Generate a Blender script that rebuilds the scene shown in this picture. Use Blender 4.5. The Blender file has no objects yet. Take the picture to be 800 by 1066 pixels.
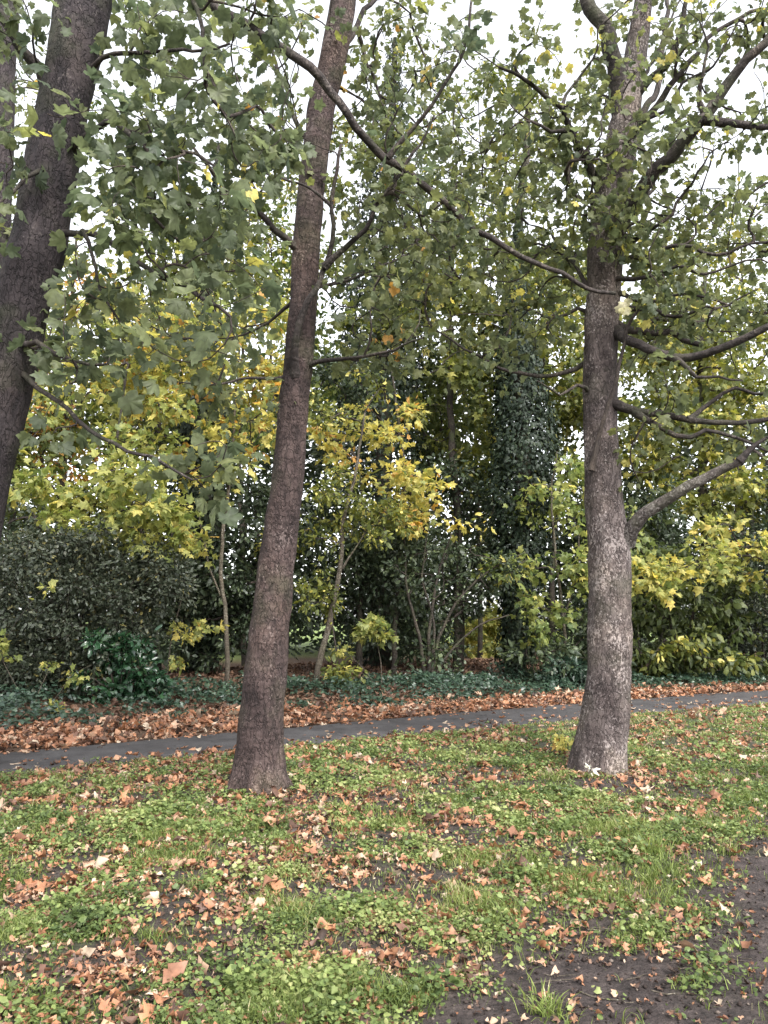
import bpy, math, random
import numpy as np
from mathutils import Vector
rng = np.random.default_rng(11)
random.seed(11)
C = bpy.context.scene.collection
R = math.radians

# ------------------------------------------------------------------ camera geometry (photo 800 x 1066)
F, CX, CY, PITCH, EYE = 805.0, 400.0, 533.0, R(7.6), 1.6
cp, sp = math.cos(PITCH), math.sin(PITCH)

def at(px, py, Y):
    """the point of the place seen at a photo position, at forward distance Y"""
    u, v = (px - CX) / F, (CY - py) / F
    d = np.array([u, cp - v * sp, sp + v * cp])
    return d * (Y / d[1]) + np.array([0, 0, EYE])

def ground(px, py):
    u, v = (px - CX) / F, (CY - py) / F
    d = np.array([u, cp - v * sp, sp + v * cp])
    return d * (-EYE / d[2]) + np.array([0, 0, EYE])

def project(x, y, z=0.0):
    dz = z - EYE
    f = y * cp + dz * sp
    return CX + F * x / f, CY - F * (-y * sp + dz * cp) / f

# ------------------------------------------------------------------ noise
def _h(i, j, k, s):
    n = (i * 374761393 + j * 668265263 + k * 2147483647 + s * 1274126177) & 0xFFFFFFFF
    n = ((n ^ (n >> 13)) * 1274126177) & 0xFFFFFFFF
    n = ((n ^ (n >> 16)) * 2246822519) & 0xFFFFFFFF
    return ((n ^ (n >> 15)) & 0xFFFFFF) / float(0xFFFFFF)

def vnoise(x, y, z=0.0, s=0):
    x, y, z = np.broadcast_arrays(np.asarray(x, float), np.asarray(y, float), np.asarray(z, float))
    i, j, k = np.floor(x).astype(np.int64), np.floor(y).astype(np.int64), np.floor(z).astype(np.int64)
    fx, fy, fz = x - i, y - j, z - k
    fx, fy, fz = [f * f * (3 - 2 * f) for f in (fx, fy, fz)]
    r = 0
    for a in (0, 1):
        for b in (0, 1):
            for c in (0, 1):
                w = (fx if a else 1 - fx) * (fy if b else 1 - fy) * (fz if c else 1 - fz)
                r = r + w * _h(i + a, j + b, k + c, s)
    return r

def fbm(x, y, z=0.0, s=0, o=3):
    r, a, t = 0, 1.0, 0
    for q in range(o):
        r = r + a * vnoise(np.asarray(x) * 2 ** q, np.asarray(y) * 2 ** q, np.asarray(z) * 2 ** q, s + q)
        t += a
        a *= .5
    return r / t

# ------------------------------------------------------------------ object helpers
def empty(name, loc, label, cat, group=None):
    o = bpy.data.objects.new(name, None)
    C.objects.link(o)
    o.location = loc
    o.empty_display_size = .2
    o['label'] = label
    o['category'] = cat
    if group: o['group'] = group
    return o

def mesh_obj(name, V, Fc, mat, parent=None, tint=None, smooth=False, origin=None):
    V = np.asarray(V, np.float32)
    if origin is not None: V = V - np.asarray(origin, np.float32)
    Fc = np.asarray(Fc, np.int32)
    n, k = Fc.shape
    me = bpy.data.meshes.new(name)
    me.vertices.add(len(V)); me.vertices.foreach_set('co', V.ravel())
    me.loops.add(n * k); me.loops.foreach_set('vertex_index', Fc.ravel())
    me.polygons.add(n); me.polygons.foreach_set('loop_start', np.arange(0, n * k, k, dtype=np.int32))
    if smooth: me.polygons.foreach_set('use_smooth', np.ones(n, bool))
    if tint is not None:
        at_ = me.attributes.new('tint', 'FLOAT', 'FACE')
        at_.data.foreach_set('value', np.asarray(tint, np.float32))
    me.update(calc_edges=True)
    me.materials.append(mat)
    o = bpy.data.objects.new(name, me)
    C.objects.link(o)
    if parent is not None: o.parent = parent
    elif origin is not None: o.location = origin
    return o

def kind(o, k, label=None, cat=None, group=None):
    o['kind'] = k
    if label: o['label'] = label
    if cat: o['category'] = cat
    if group: o['group'] = group
    return o

# ------------------------------------------------------------------ materials
def newmat(name):
    m = bpy.data.materials.new(name)
    m.use_nodes = True
    nt = m.node_tree
    nt.nodes.clear()
    out = nt.nodes.new('ShaderNodeOutputMaterial')
    return m, nt, out

def N(nt, t, **kw):
    n = nt.nodes.new(t)
    for k_, v in kw.items():
        if k_ in n.inputs: n.inputs[k_].default_value = v
        else: setattr(n, k_, v)
    return n

def ramp(nt, stops, src, interp='LINEAR'):
    r = nt.nodes.new('ShaderNodeValToRGB')
    r.color_ramp.interpolation = interp
    el = r.color_ramp.elements
    while len(el) < len(stops): el.new(.5)
    for e, (p, c) in zip(el, stops):
        e.position = p
        e.color = (*c, 1) if len(c) == 3 else c
    nt.links.new(src, r.inputs[0])
    return r.outputs[0]

def leaf_mat(name, stops, trans=.4, rough=.5, spec=.35, veins=6.0):
    m, nt, out = newmat(name)
    a = N(nt, 'ShaderNodeAttribute', attribute_name='tint')
    col = ramp(nt, stops, a.outputs['Fac'])
    tc = N(nt, 'ShaderNodeTexCoord')
    no = N(nt, 'ShaderNodeTexNoise', Scale=veins * 4, Detail=2.0)
    nt.links.new(tc.outputs['Object'], no.inputs['Vector'])
    mr = N(nt, 'ShaderNodeMapRange')
    mr.inputs['From Min'].default_value = .3; mr.inputs['From Max'].default_value = .7
    mr.inputs['To Min'].default_value = .72; mr.inputs['To Max'].default_value = 1.22
    nt.links.new(no.outputs['Fac'], mr.inputs['Value'])
    hs = N(nt, 'ShaderNodeHueSaturation')
    nt.links.new(col, hs.inputs['Color']); nt.links.new(mr.outputs[0], hs.inputs['Value'])
    p = N(nt, 'ShaderNodeBsdfPrincipled')
    p.inputs['Roughness'].default_value = rough
    p.inputs['Specular IOR Level'].default_value = spec
    nt.links.new(hs.outputs[0], p.inputs['Base Color'])
    if trans > 0:
        t = N(nt, 'ShaderNodeBsdfTranslucent')
        h2 = N(nt, 'ShaderNodeHueSaturation', Saturation=1.1, Value=1.35)
        nt.links.new(hs.outputs[0], h2.inputs['Color'])
        nt.links.new(h2.outputs[0], t.inputs['Color'])
        mx = N(nt, 'ShaderNodeMixShader')
        mx.inputs[0].default_value = trans
        nt.links.new(p.outputs[0], mx.inputs[1]); nt.links.new(t.outputs[0], mx.inputs[2])
        nt.links.new(mx.outputs[0], out.inputs[0])
    else:
        nt.links.new(p.outputs[0], out.inputs[0])
    return m

def bark_mat(name, dark, mid, pale, pale_amount=.5, ring=.4, scale=1.0, moss=0.0, bump=.5):
    m, nt, out = newmat(name)
    L = nt.links.new
    tc = N(nt, 'ShaderNodeTexCoord')
    mp = N(nt, 'ShaderNodeMapping'); mp.inputs['Scale'].default_value = (scale, scale, scale * .45)
    L(tc.outputs['Object'], mp.inputs[0])
    n1 = N(nt, 'ShaderNodeTexNoise', Scale=7.0, Detail=6.0, Roughness=.62, Distortion=.4); L(mp.outputs[0], n1.inputs['Vector'])
    base = ramp(nt, [(.32, dark), (.55, mid), (.78, tuple(.6 * a + .4 * b for a, b in zip(mid, pale)))], n1.outputs['Fac'])
    # scaly plates
    v = N(nt, 'ShaderNodeTexVoronoi', Scale=17.0); v.feature = 'DISTANCE_TO_EDGE'
    nd = N(nt, 'ShaderNodeTexNoise', Scale=14.0, Detail=3.0); L(mp.outputs[0], nd.inputs['Vector'])
    va = N(nt, 'ShaderNodeVectorMath', operation='MULTIPLY_ADD'); va.inputs[1].default_value = (.2, .2, .2)
    L(nd.outputs['Color'], va.inputs[0]); L(mp.outputs[0], va.inputs[2]); L(va.outputs[0], v.inputs['Vector'])
    crack = ramp(nt, [(0.0, (.38,) * 3), (.09, (1,) * 3)], v.outputs['Distance'])
    mul = N(nt, 'ShaderNodeMix', data_type='RGBA', blend_type='MULTIPLY'); mul.inputs['Factor'].default_value = .85
    L(base, mul.inputs['A']); L(crack, mul.inputs['B'])
    # pale flaked / lichen patches
    mp2 = N(nt, 'ShaderNodeMapping'); mp2.inputs['Scale'].default_value = (1, 1, .7); L(tc.outputs['Object'], mp2.inputs[0])
    n2 = N(nt, 'ShaderNodeTexNoise', Scale=44.0, Detail=5.0, Roughness=.68); L(mp2.outputs[0], n2.inputs['Vector'])
    n3 = N(nt, 'ShaderNodeTexNoise', Scale=3.5, Detail=3.0); L(mp2.outputs[0], n3.inputs['Vector'])
    ad = N(nt, 'ShaderNodeMath', operation='MULTIPLY_ADD'); ad.inputs[1].default_value = .55
    L(n3.outputs['Fac'], ad.inputs[0]); L(n2.outputs['Fac'], ad.inputs[2])
    pf = ramp(nt, [(.98 - .25 * pale_amount, (0, 0, 0)), (1.02 - .2 * pale_amount, (1, 1, 1))], ad.outputs[0])
    mx = N(nt, 'ShaderNodeMix', data_type='RGBA'); L(pf, mx.inputs['Factor']); L(mul.outputs['Result'], mx.inputs['A']); mx.inputs['B'].default_value = (*pale, 1)
    nb = N(nt, 'ShaderNodeTexNoise', Scale=1.7, Detail=4.0, Roughness=.6); L(tc.outputs['Object'], nb.inputs['Vector'])
    tone = ramp(nt, [(.33, (.62, .60, .62)), (.5, (1, 1, 1)), (.68, (1.35, 1.3, 1.2))], nb.outputs['Fac'])
    mt_ = N(nt, 'ShaderNodeMix', data_type='RGBA', blend_type='MULTIPLY'); mt_.inputs['Factor'].default_value = 1; L(mx.outputs['Result'], mt_.inputs['A']); L(tone, mt_.inputs['B'])
    col = mt_.outputs['Result']
    if moss > 0:
        n4 = N(nt, 'ShaderNodeTexNoise', Scale=3.0, Detail=4.0); L(tc.outputs['Object'], n4.inputs['Vector'])
        f4 = ramp(nt, [(.5, (0, 0, 0)), (.75, (moss,) * 3)], n4.outputs['Fac'])
        m4 = N(nt, 'ShaderNodeMix', data_type='RGBA'); L(f4, m4.inputs['Factor']); L(col, m4.inputs['A']); m4.inputs['B'].default_value = (.07, .085, .035, 1)
        col = m4.outputs['Result']
    p = N(nt, 'ShaderNodeBsdfPrincipled', Roughness=.88); p.inputs['Specular IOR Level'].default_value = .25
    L(col, p.inputs['Base Color'])
    # bump: plates + fine noise + rings
    w = N(nt, 'ShaderNodeTexWave', Scale=5.0, Distortion=5.0, Detail=3.0); w.bands_direction = 'Z'; w.inputs['Detail Scale'].default_value = 2.5
    L(tc.outputs['Object'], w.inputs['Vector'])
    h1 = N(nt, 'ShaderNodeMath', operation='MULTIPLY_ADD'); h1.inputs[1].default_value = ring; L(w.outputs['Fac'], h1.inputs[0]); L(n1.outputs['Fac'], h1.inputs[2])
    h2 = N(nt, 'ShaderNodeMath', operation='MULTIPLY_ADD'); h2.inputs[1].default_value = .5; L(crack, h2.inputs[0]); L(h1.outputs[0], h2.inputs[2])
    h3 = N(nt, 'ShaderNodeMath', operation='MULTIPLY_ADD'); h3.inputs[1].default_value = .5; L(n2.outputs['Fac'], h3.inputs[0]); L(h2.outputs[0], h3.inputs[2])
    b = N(nt, 'ShaderNodeBump', Strength=bump, Distance=.03); L(h3.outputs[0], b.inputs['Height']); L(b.outputs[0], p.inputs['Normal'])
    L(p.outputs[0], out.inputs[0])
    return m

M = {}
M['bark_middle'] = bark_mat('bark_purple_brown', (.026, .0185, .018), (.062, .043, .040), (.13, .10, .093), .38, .13, 1.0, .25, .9)
M['bark_right'] = bark_mat('bark_grey_flaked', (.044, .034, .032), (.098, .078, .073), (.24, .205, .193), .64, .07, 1.0, .2, .9)
M['bark_left'] = bark_mat('bark_dark', (.019, .016, .018), (.04, .032, .034), (.085, .072, .07), .3, .08, 1.0, .3, .9)
M['bark_limb'] = bark_mat('bark_limb', (.024, .02, .019), (.05, .041, .038), (.12, .10, .09), .4, .3, 1.5, .3)
M['bark_lowlimb'] = bark_mat('bark_pale_limb', (.045, .036, .033), (.095, .08, .072), (.2, .18, .165), .6, .4, 1.5, .3)
M['bark_wood'] = bark_mat('bark_woodland', (.02, .017, .014), (.045, .037, .03), (.09, .08, .06), .3, .3, 1.0, .6)
M['bark_sapling'] = bark_mat('bark_sapling', (.045, .037, .027), (.09, .075, .057), (.19, .17, .14), .5, .3, 1.4, .3)
M['twig'] = bark_mat('twig_brown', (.03, .024, .022), (.06, .048, .042), (.12, .1, .09), .3, 0, 2.0)

G = (.075, .095, .056); G2 = (.12, .142, .07); OL = (.165, .175, .07); YG = (.26, .275, .085); YE = (.52, .45, .13); OR = (.46, .26, .08); BR = (.22, .10, .045)
M['leaf_left'] = leaf_mat('sycamore_leaf_green', [(0, (.07, .092, .058)), (.4, (.108, .132, .072)), (.8, (.165, .185, .088)), (.97, YG), (1, YE)], .55)
M['leaf_middle'] = leaf_mat('sycamore_leaf_olive', [(0, G), (.4, G2), (.8, OL), (.96, YG), (1, OR)], .5)
M['leaf_right'] = leaf_mat('sycamore_leaf_mixed', [(0, G), (.35, G2), (.78, OL), (.96, YG), (1, YE)], .55)
M['leaf_yellow'] = leaf_mat('maple_leaf_yellow', [(0, (.13, .17, .05)), (.35, YG), (.75, YE), (.93, (.58, .45, .12)), (1, OR)], .5)
M['leaf_lime'] = leaf_mat('maple_leaf_lime', [(0, (.08, .12, .04)), (.5, (.2, .235, .07)), (.85, (.37, .36, .11)), (1, YE)], .5)
M['leaf_olive'] = leaf_mat('hazel_leaf_olive', [(0, (.055, .075, .026)), (.5, (.11, .13, .035)), (.9, (.22, .22, .045)), (1, YE)], .4)
M['leaf_orange'] = leaf_mat('autumn_leaf_orange', [(0, YG), (.4, (.42, .28, .06)), (.8, (.42, .19, .06)), (1, (.3, .11, .05))], .4)
M['leaf_dark'] = leaf_mat('evergreen_leaf_dark', [(0, (.02, .03, .018)), (.6, (.036, .052, .027)), (1, (.07, .09, .038))], .2, .45, .35)
M['leaf_privet'] = leaf_mat('shrub_leaf_greyish', [(0, (.022, .03, .018)), (.6, (.04, .05, .03)), (.95, (.07, .075, .045)), (1, (.16, .14, .05))], .15, .45, .4)
M['leaf_laurel'] = leaf_mat('laurel_leaf', [(0, (.012, .034, .016)), (.7, (.02, .055, .024)), (1, (.04, .08, .03))], .12, .25, .6)
M['leaf_ivy'] = leaf_mat('ivy_leaf', [(0, (.014, .03, .02)), (.6, (.028, .052, .032)), (1, (.055, .085, .05))], .12, .35, .5)
M['litter'] = leaf_mat('fallen_leaf', [(0, (.04, .026, .02)), (.25, (.13, .07, .048)), (.48, (.27, .125, .07)), (.66, (.37, .175, .09)), (.82, (.41, .265, .18)), (.94, (.41, .30, .215)), (1, (.44, .35, .26))], .15, .55, .35)
M['litter_dark'] = leaf_mat('fallen_leaf_old', [(0, (.03, .02, .016)), (.5, (.085, .05, .036)), (1, (.19, .11, .07))], .05, .6, .3)
M['grass'] = leaf_mat('grass_blade', [(0, (.08, .11, .03)), (.5, (.15, .195, .05)), (.85, (.24, .27, .085)), (1, (.38, .34, .19))], .35, .5, .3)
M['weed'] = leaf_mat('weed_leaf', [(0, (.06, .09, .03)), (.5, (.135, .18, .055)), (.9, (.225, .265, .09)), (1, (.30, .31, .13))], .3, .5, .35)

# ------------------------------------------------------------------ leaf shapes
def fan(outline, centre, curl=.25, fold=.18):
    P = np.array([(centre[0], centre[1])] + outline, float)
    z = -fold * np.abs(P[:, 0]) - curl * (P[:, 1] - .25) ** 2
    z[0] += .03
    V = np.column_stack([P, z])
    n = len(outline)
    T = np.array([(0, 1 + i, 1 + (i + 1) % n) for i in range(n)], np.int32)
    return V, T
def mirror(h):
    return h + [(-x, y) for x, y in reversed(h) if abs(x) > 1e-6]
SYC = fan(mirror([(0, .05), (.16, -.08), (.33, -.04), (.50, .10), (.42, .20), (.46, .32), (.60, .52), (.50, .57), (.42, .68), (.26, .64), (.20, .80), (.10, .87), (0, .98)]), (0, .30), .45, .3)
SYC2 = fan(mirror([(0, .02), (.22, -.04), (.47, .12), (.32, .26), (.54, .55), (.2, .56), (0, 1.0)]), (0, .3))
OVAL = fan(mirror([(0, 0), (.22, .18), (.27, .45), (.16, .78), (0, 1.0)]), (0, .45))
HEX = fan(mirror([(0, 0), (.26, .3), (.2, .7), (0, 1.0)]), (0, .45))
IVY = fan(mirror([(0, .08), (.24, -.04), (.42, .22), (.26, .42), (0, 1.0)]), (0, .32), .15, .2)
CLOVER = fan(mirror([(0, .0), (.3, .28), (.42, .62), (.25, .95), (0, .88)]), (0, .5), .1, .12)
CURL = fan(mirror([(0, .04), (.22, -.05), (.47, .12), (.33, .26), (.55, .53), (.2, .57), (0, 1.0)]), (0, .3), -.35, -.35)
CURL2 = fan(mirror([(0, .0), (.25, .05), (.42, .3), (.35, .62), (.1, .7), (0, .95)]), (0, .4), .5, -.5)

def norm(a):
    return a / np.maximum(np.linalg.norm(a, axis=-1, keepdims=True), 1e-9)

def leaves(base, axis, normal, size, shape, wid=None, jit=.045):
    """one leaf of `shape` at each base, running along axis, facing normal"""
    base, axis, normal = [np.asarray(a, float) for a in (base, axis, normal)]
    y = norm(axis)
    x = norm(np.cross(y, normal))
    z = np.cross(x, y)
    Vt, T = shape
    size = np.asarray(size)[:, None, None]
    w = np.ones(len(base)) if wid is None else wid
    J = rng.normal(0, jit, (len(base), len(Vt), 3)) if jit else 0
    P = base[:, None, :] + size * (J + x[:, None, :] * (Vt[None, :, 0, None] * w[:, None, None]) + y[:, None, :] * Vt[None, :, 1, None] + z[:, None, :] * Vt[None, :, 2, None])
    n, k = len(base), len(Vt)
    Fc = (np.arange(n)[:, None, None] * k + T[None]).reshape(-1, 3)
    return P.reshape(-1, 3), Fc, len(T)

# ------------------------------------------------------------------ wood
def spline(P, step):
    P = np.asarray(P, float)
    Q = np.vstack([2 * P[0] - P[1], P, 2 * P[-1] - P[-2]])
    out = []
    for i in range(1, len(Q) - 2):
        n = max(2, int(np.linalg.norm(Q[i + 1] - Q[i]) / step))
        t = np.linspace(0, 1, n, endpoint=False)[:, None]
        a, b, c, d = Q[i - 1], Q[i], Q[i + 1], Q[i + 2]
        out.append(.5 * (2 * b + (c - a) * t + (2 * a - 5 * b + 4 * c - d) * t ** 2 + (3 * b - a - 3 * c + d) * t ** 3))
    out.append(P[-1:])
    return np.vstack(out)

def tube(P, r, sides, rough=0.0, seed=0, base_flare=None):
    P = np.asarray(P, float); r = np.asarray(r, float)
    n = len(P)
    t = norm(np.gradient(P, axis=0))
    ref = np.array([.25, .93, .27]) if abs(t[:, 2]).mean() > .6 else np.array([.12, .2, .97])
    u = norm(np.cross(t, ref)); v = np.cross(t, u)
    a = np.linspace(0, 2 * math.pi, sides, endpoint=False)
    rr = np.repeat(r[:, None], sides, 1)
    if base_flare is not None:
        rr = rr * base_flare(P[:, 2:3] - P[0, 2], a[None, :])
    if rough:
        l = np.cumsum(np.r_[0, np.linalg.norm(np.diff(P, axis=0), axis=1)])
        rr = rr * (1 + rough * (fbm(np.cos(a)[None] * 1.6 + seed * 7.3, np.sin(a)[None] * 1.6, l[:, None] * 2.6, seed, 3) - .5)
                   + rough * .35 * (fbm(np.cos(a)[None] * 5 + seed * 3.3, np.sin(a)[None] * 5, l[:, None] * 9, seed + 9, 2) - .5))
    V = P[:, None] + rr[..., None] * (np.cos(a)[None, :, None] * u[:, None] + np.sin(a)[None, :, None] * v[:, None])
    i = np.arange(n - 1)[:, None] * sides; j = np.arange(sides)[None]; j2 = (j + 1) % sides
    Fc = np.stack([i + j, i + j2, i + sides + j2, i + sides + j], -1).reshape(-1, 4)
    V = np.vstack([V.reshape(-1, 3), P[-1:] + t[-1:] * r[-1] * .6])
    tip = len(V) - 1
    k = (n - 1) * sides
    cap = np.stack([k + j[0], k + j2[0], np.full(sides, tip), np.full(sides, tip)], -1)
    return V, Fc, cap

def tube_obj(name, P, r, sides, mat, parent, origin, rough=.0, seed=0, flare=None):
    V, Fc, cap = tube(P, r, sides, rough, seed, flare)
    me_f = np.vstack([Fc, cap[:, [0, 1, 2, 2]]])
    # the caps are triangles: build as a separate pass
    o = mesh_mixed(name, V, Fc, cap[:, :3], mat, parent, origin)
    return o

def mesh_mixed(name, V, quads, tris, mat, parent, origin):
    V = np.asarray(V, np.float32) - np.asarray(origin, np.float32)
    me = bpy.data.meshes.new(name)
    lv = np.concatenate([quads.ravel(), tris.ravel()]).astype(np.int32)
    nq, nt_ = len(quads), len(tris)
    st = np.concatenate([np.arange(nq) * 4, nq * 4 + np.arange(nt_) * 3]).astype(np.int32)
    me.vertices.add(len(V)); me.vertices.foreach_set('co', V.ravel())
    me.loops.add(len(lv)); me.loops.foreach_set('vertex_index', lv)
    me.polygons.add(nq + nt_); me.polygons.foreach_set('loop_start', st)
    me.polygons.foreach_set('use_smooth', np.ones(nq + nt_, bool))
    me.update(calc_edges=True)
    me.materials.append(mat)
    o = bpy.data.objects.new(name, me)
    C.objects.link(o)
    o.parent = parent
    return o

class Tree:
    """an Empty with trunk, branches, twigs and a crown of separate leaves"""
    def __init__(s, name, base, label, cat, group=None):
        s.base = np.asarray(base, float)
        s.root = empty(name, tuple(base), label, cat, group)
        s.pos, s.tan, s.par, s.rad = [], [], [], []
        s.paths = []
        s.limbs, s.own = [], []
        s.tips = []
        s.seed = int(rng.integers(1000))
    def limb(s, P, r0, r1, name='branch', mat='bark_limb', sides=10, step=.1, rough=.26, wob=.04, attach=(0, 1), flare=None, power=1.0, radii=None, label=None):
        P = spline(P, step)
        n = len(P)
        t = np.linspace(0, 1, n)
        if wob:
            s.seed += 1
            l = np.cumsum(np.r_[0, np.linalg.norm(np.diff(P, axis=0), axis=1)])
            for ax in range(3):
                P[:, ax] += wob * (2 * (fbm(l * 1.7, 3.1 * ax, 0, s.seed + 31 * ax, 3) - .5) + (1.2 if name == 'branch' else .2) * (vnoise(l * 5.5, 7.1 * ax, 0, s.seed + 17 * ax) - .5)) * np.minimum(1, t * 6) * np.minimum(1, (1 - t) * 6 + .2)
        r = r0 + (r1 - r0) * t ** power if radii is None else np.interp(t, radii[0], radii[1])
        if name == 'branch': r = r * (1 + .55 * np.exp(-t * np.linalg.norm(P[-1] - P[0]) / .1))
        o = tube_obj(name, P, r, sides, M[mat], s.root, s.base, rough, s.seed, flare)
        if label: o['label'] = label
        a, b = int(attach[0] * n), int(attach[1] * n)
        tg = norm(np.gradient(P, axis=0))
        s.limbs.append(o)
        for i in range(a, b):
            s.own.append(len(s.limbs) - 1)
            s.pos.append(P[i]); s.tan.append(tg[i]); s.par.append(-1); s.rad.append(r[i])
        return P
    def grow(s, pts, step=.12, wander=.05, prefer=.5):
        pts = np.asarray(pts, float)
        pos, tan, par = np.array(s.pos), np.array(s.tan), list(s.par)
        d = np.min(np.linalg.norm(pts[:, None] - pos[None, ::3], axis=2), 1)
        order = np.argsort(d)
        cap = len(pos) + 40 * len(pts) + 10
        PP = np.zeros((cap, 3)); TT = np.zeros((cap, 3)); n = len(pos)
        PP[:n] = pos; TT[:n] = tan
        for c in pts[order]:
            w = c - PP[:n]
            L = np.linalg.norm(w, axis=1) + 1e-6
            sc = L * (1 + prefer * (1 - np.sum(w * TT[:n], 1) / L))
            i = int(np.argmin(sc))
            Ld = L[i]
            k = int(min(38, max(3, Ld / step)))
            t = np.linspace(0, 1, k + 1)[1:, None]
            ctrl = PP[i] + norm(TT[i] + .6 * w[i] / Ld + rng.normal(0, .25, 3)) * Ld * .5
            Q = (1 - t) ** 2 * PP[i] + 2 * t * (1 - t) * ctrl + t ** 2 * c
            Q = Q + rng.normal(0, wander, Q.shape) * Ld * .25 * (t * (1.15 - t))
            ids = list(range(n, n + k))
            PP[n:n + k] = Q
            G_ = np.vstack([PP[i], Q])
            TT[n:n + k] = norm(np.diff(G_, axis=0))
            par.append(i); par += ids[:-1]
            s.paths.append([i] + ids)
            s.tips.append(ids[-1])
            n += k
        s.P, s.T, s.parents = PP[:n], TT[:n], par
        return s
    def twigs(s, r0=.004, e=.5, sides=4, rmax=.05, mat='twig', name='twigs'):
        n = len(s.P)
        cnt = np.zeros(n)
        for t in s.tips: cnt[t] += 1
        for i in range(n - 1, -1, -1):
            p = s.parents[i]
            if p >= 0: cnt[p] += cnt[i]
        r = np.minimum(rmax, r0 * np.maximum(cnt, 1) ** e)
        own = list(s.own) + [0] * (n - len(s.own))
        by = {}
        for ids in s.paths:
            w = own[ids[0]]
            for q in ids[1:]: own[q] = w
            rr = r[ids].copy()
            rr[0] = rr[1]
            rr[-1] *= .6
            V, Fc, cap = tube(s.P[ids], rr, sides)
            Vs, Qs, Ts = by.setdefault(w, ([], [], []))
            off = sum(map(len, Vs))
            Vs.append(V); Qs.append(Fc + off); Ts.append(cap[:, :3] + off)
        for w, (Vs, Qs, Ts) in by.items():
            mesh_mixed(name, np.vstack(Vs), np.vstack(Qs), np.vstack(Ts), M[mat], s.limbs[w], s.base)
        return s
    def crown(s, mat, shape, size, per=8, spread=.18, droop=.35, flat=.55, tint=(.5, .25), name='crown', jitter=.35, tipback=4, bare=.0):
        tips = np.array(s.tips)
        B, A, Nn = [], [], []
        per_n = np.where(rng.uniform(0, 1, len(tips)) < bare, 0, np.maximum(1, rng.poisson(per, len(tips))))
        T = np.repeat(tips, per_n)
        # walk a little back from the tip
        back = rng.integers(0, tipback, len(T))
        par = np.array(s.parents)
        for b in range(1, tipback):
            m = back >= b
            q = par[T[m]]
            T[m] = np.where(q >= 0, q, T[m])
        n = len(T)
        out = norm(s.T[T] * .5 + rng.normal(0, .75, (n, 3)) + np.array([0, 0, -.15]))
        base = s.P[T] + out * (rng.uniform(.15, 1, n)[:, None] * spread)
        axis = norm(out + np.array([0, 0, -droop]) + rng.normal(0, .3, (n, 3)))
        nrm = norm(np.array([0, 0, 1.0]) * flat + rng.normal(0, .7, (n, 3)) + np.array([0, -.12, 0]))
        sz = size * np.clip(rng.lognormal(-.05, jitter * .8, n), .35, 1.6)
        V, Fc, k = leaves(base, axis, nrm, sz, shape, rng.uniform(.75, 1.1, n))
        cl = np.repeat(rng.normal(0, 1, len(tips)), per_n)
        tv = np.clip(tint[0] + tint[1] * (.6 * cl + .8 * rng.normal(0, 1, n)), 0, 1)
        return mesh_obj(name, V, Fc, M[mat], s.root, np.repeat(tv, k), origin=s.base)

def blob(px, py, rx, ry, Y, rY, n, clump=7, sig=.17):
    """n spray positions filling an egg-shaped volume"""
    m_ = max(3, int(n / clump))
    d = rng.normal(0, 1, (m_, 3)); d = norm(d) * rng.uniform(0.05, 1, (m_, 1)) ** (1 / 2.4)
    d = d[rng.integers(0, m_, n)] + rng.normal(0, sig, (n, 3)) * np.array([1, 1, .7])
    c = at(px, py, Y)
    s_ = np.linalg.norm(c - np.array([0, 0, EYE])) / F
    return c + d * np.array([rx * s_, rY, ry * s_])

def blobs(*bl, clear=None, thin=1.0, p=.75):
    """clear: trunk line and half width kept mostly free of sprays hanging close in front of it"""
    Q = np.vstack([blob(b[0], b[1], b[2] * (1 if clear is None else 1.15), b[3] * (1 if clear is None else 1.15), b[4], b[5], max(2, int(b[6] * thin)), *((7, .17) if clear is None else (1.6, .16))) for b in bl])
    if clear is None: return Q
    px, py = project(Q[:, 0], Q[:, 1], Q[:, 2])
    keep = np.ones(len(Q), bool)
    for line, half in clear:
        l = np.array(line, float); o = np.argsort(l[:, 1])
        cx = np.interp(py, l[o, 1], l[o, 0])
        keep &= ~((np.abs(px - cx) < half) & (rng.uniform(0, 1, len(Q)) < p))
    return Q[keep]
MID_LINE = [(284, 625), (292, 560), (300, 490), (308, 400), (315, 330), (320, 250), (326, 180), (336, 110), (350, 45), (360, -20)]
RIGHT_LINE = [(635, 580), (629, 510), (625, 450), (625, 380), (628, 310), (632, 265), (900, 255), (900, 0)]
LEFT_LINE = [(-16, 480), (2, 400), (18, 330), (40, 250), (58, 150), (74, 75), (86, 0)]
CLEAR = [(MID_LINE, 30), (RIGHT_LINE, 30), (LEFT_LINE, 38)]

def buttress(k, amp, ph, sc=.28):
    return lambda h, a: 1 + amp * np.exp(-np.maximum(h, 0) / sc) * (.62 + .38 * np.cos(k * a + ph) + .2 * np.cos((k + 3) * a - ph)) + .15 * amp * np.exp(-np.maximum(h, 0) / (sc * 3)) * np.cos(3 * a + ph)

exec_parts = []
# ================================================================== GROUND
near_edge = [(0, 804), (200, 785.5), (400, 767), (600, 747.5), (800, 731)]
far_edge = [(0, 785), (200, 768.5), (400, 750), (600, 733), (800, 719)]
NE = np.array([ground(*p)[:2] for p in near_edge]); FE = np.array([ground(*p)[:2] for p in far_edge])
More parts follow.
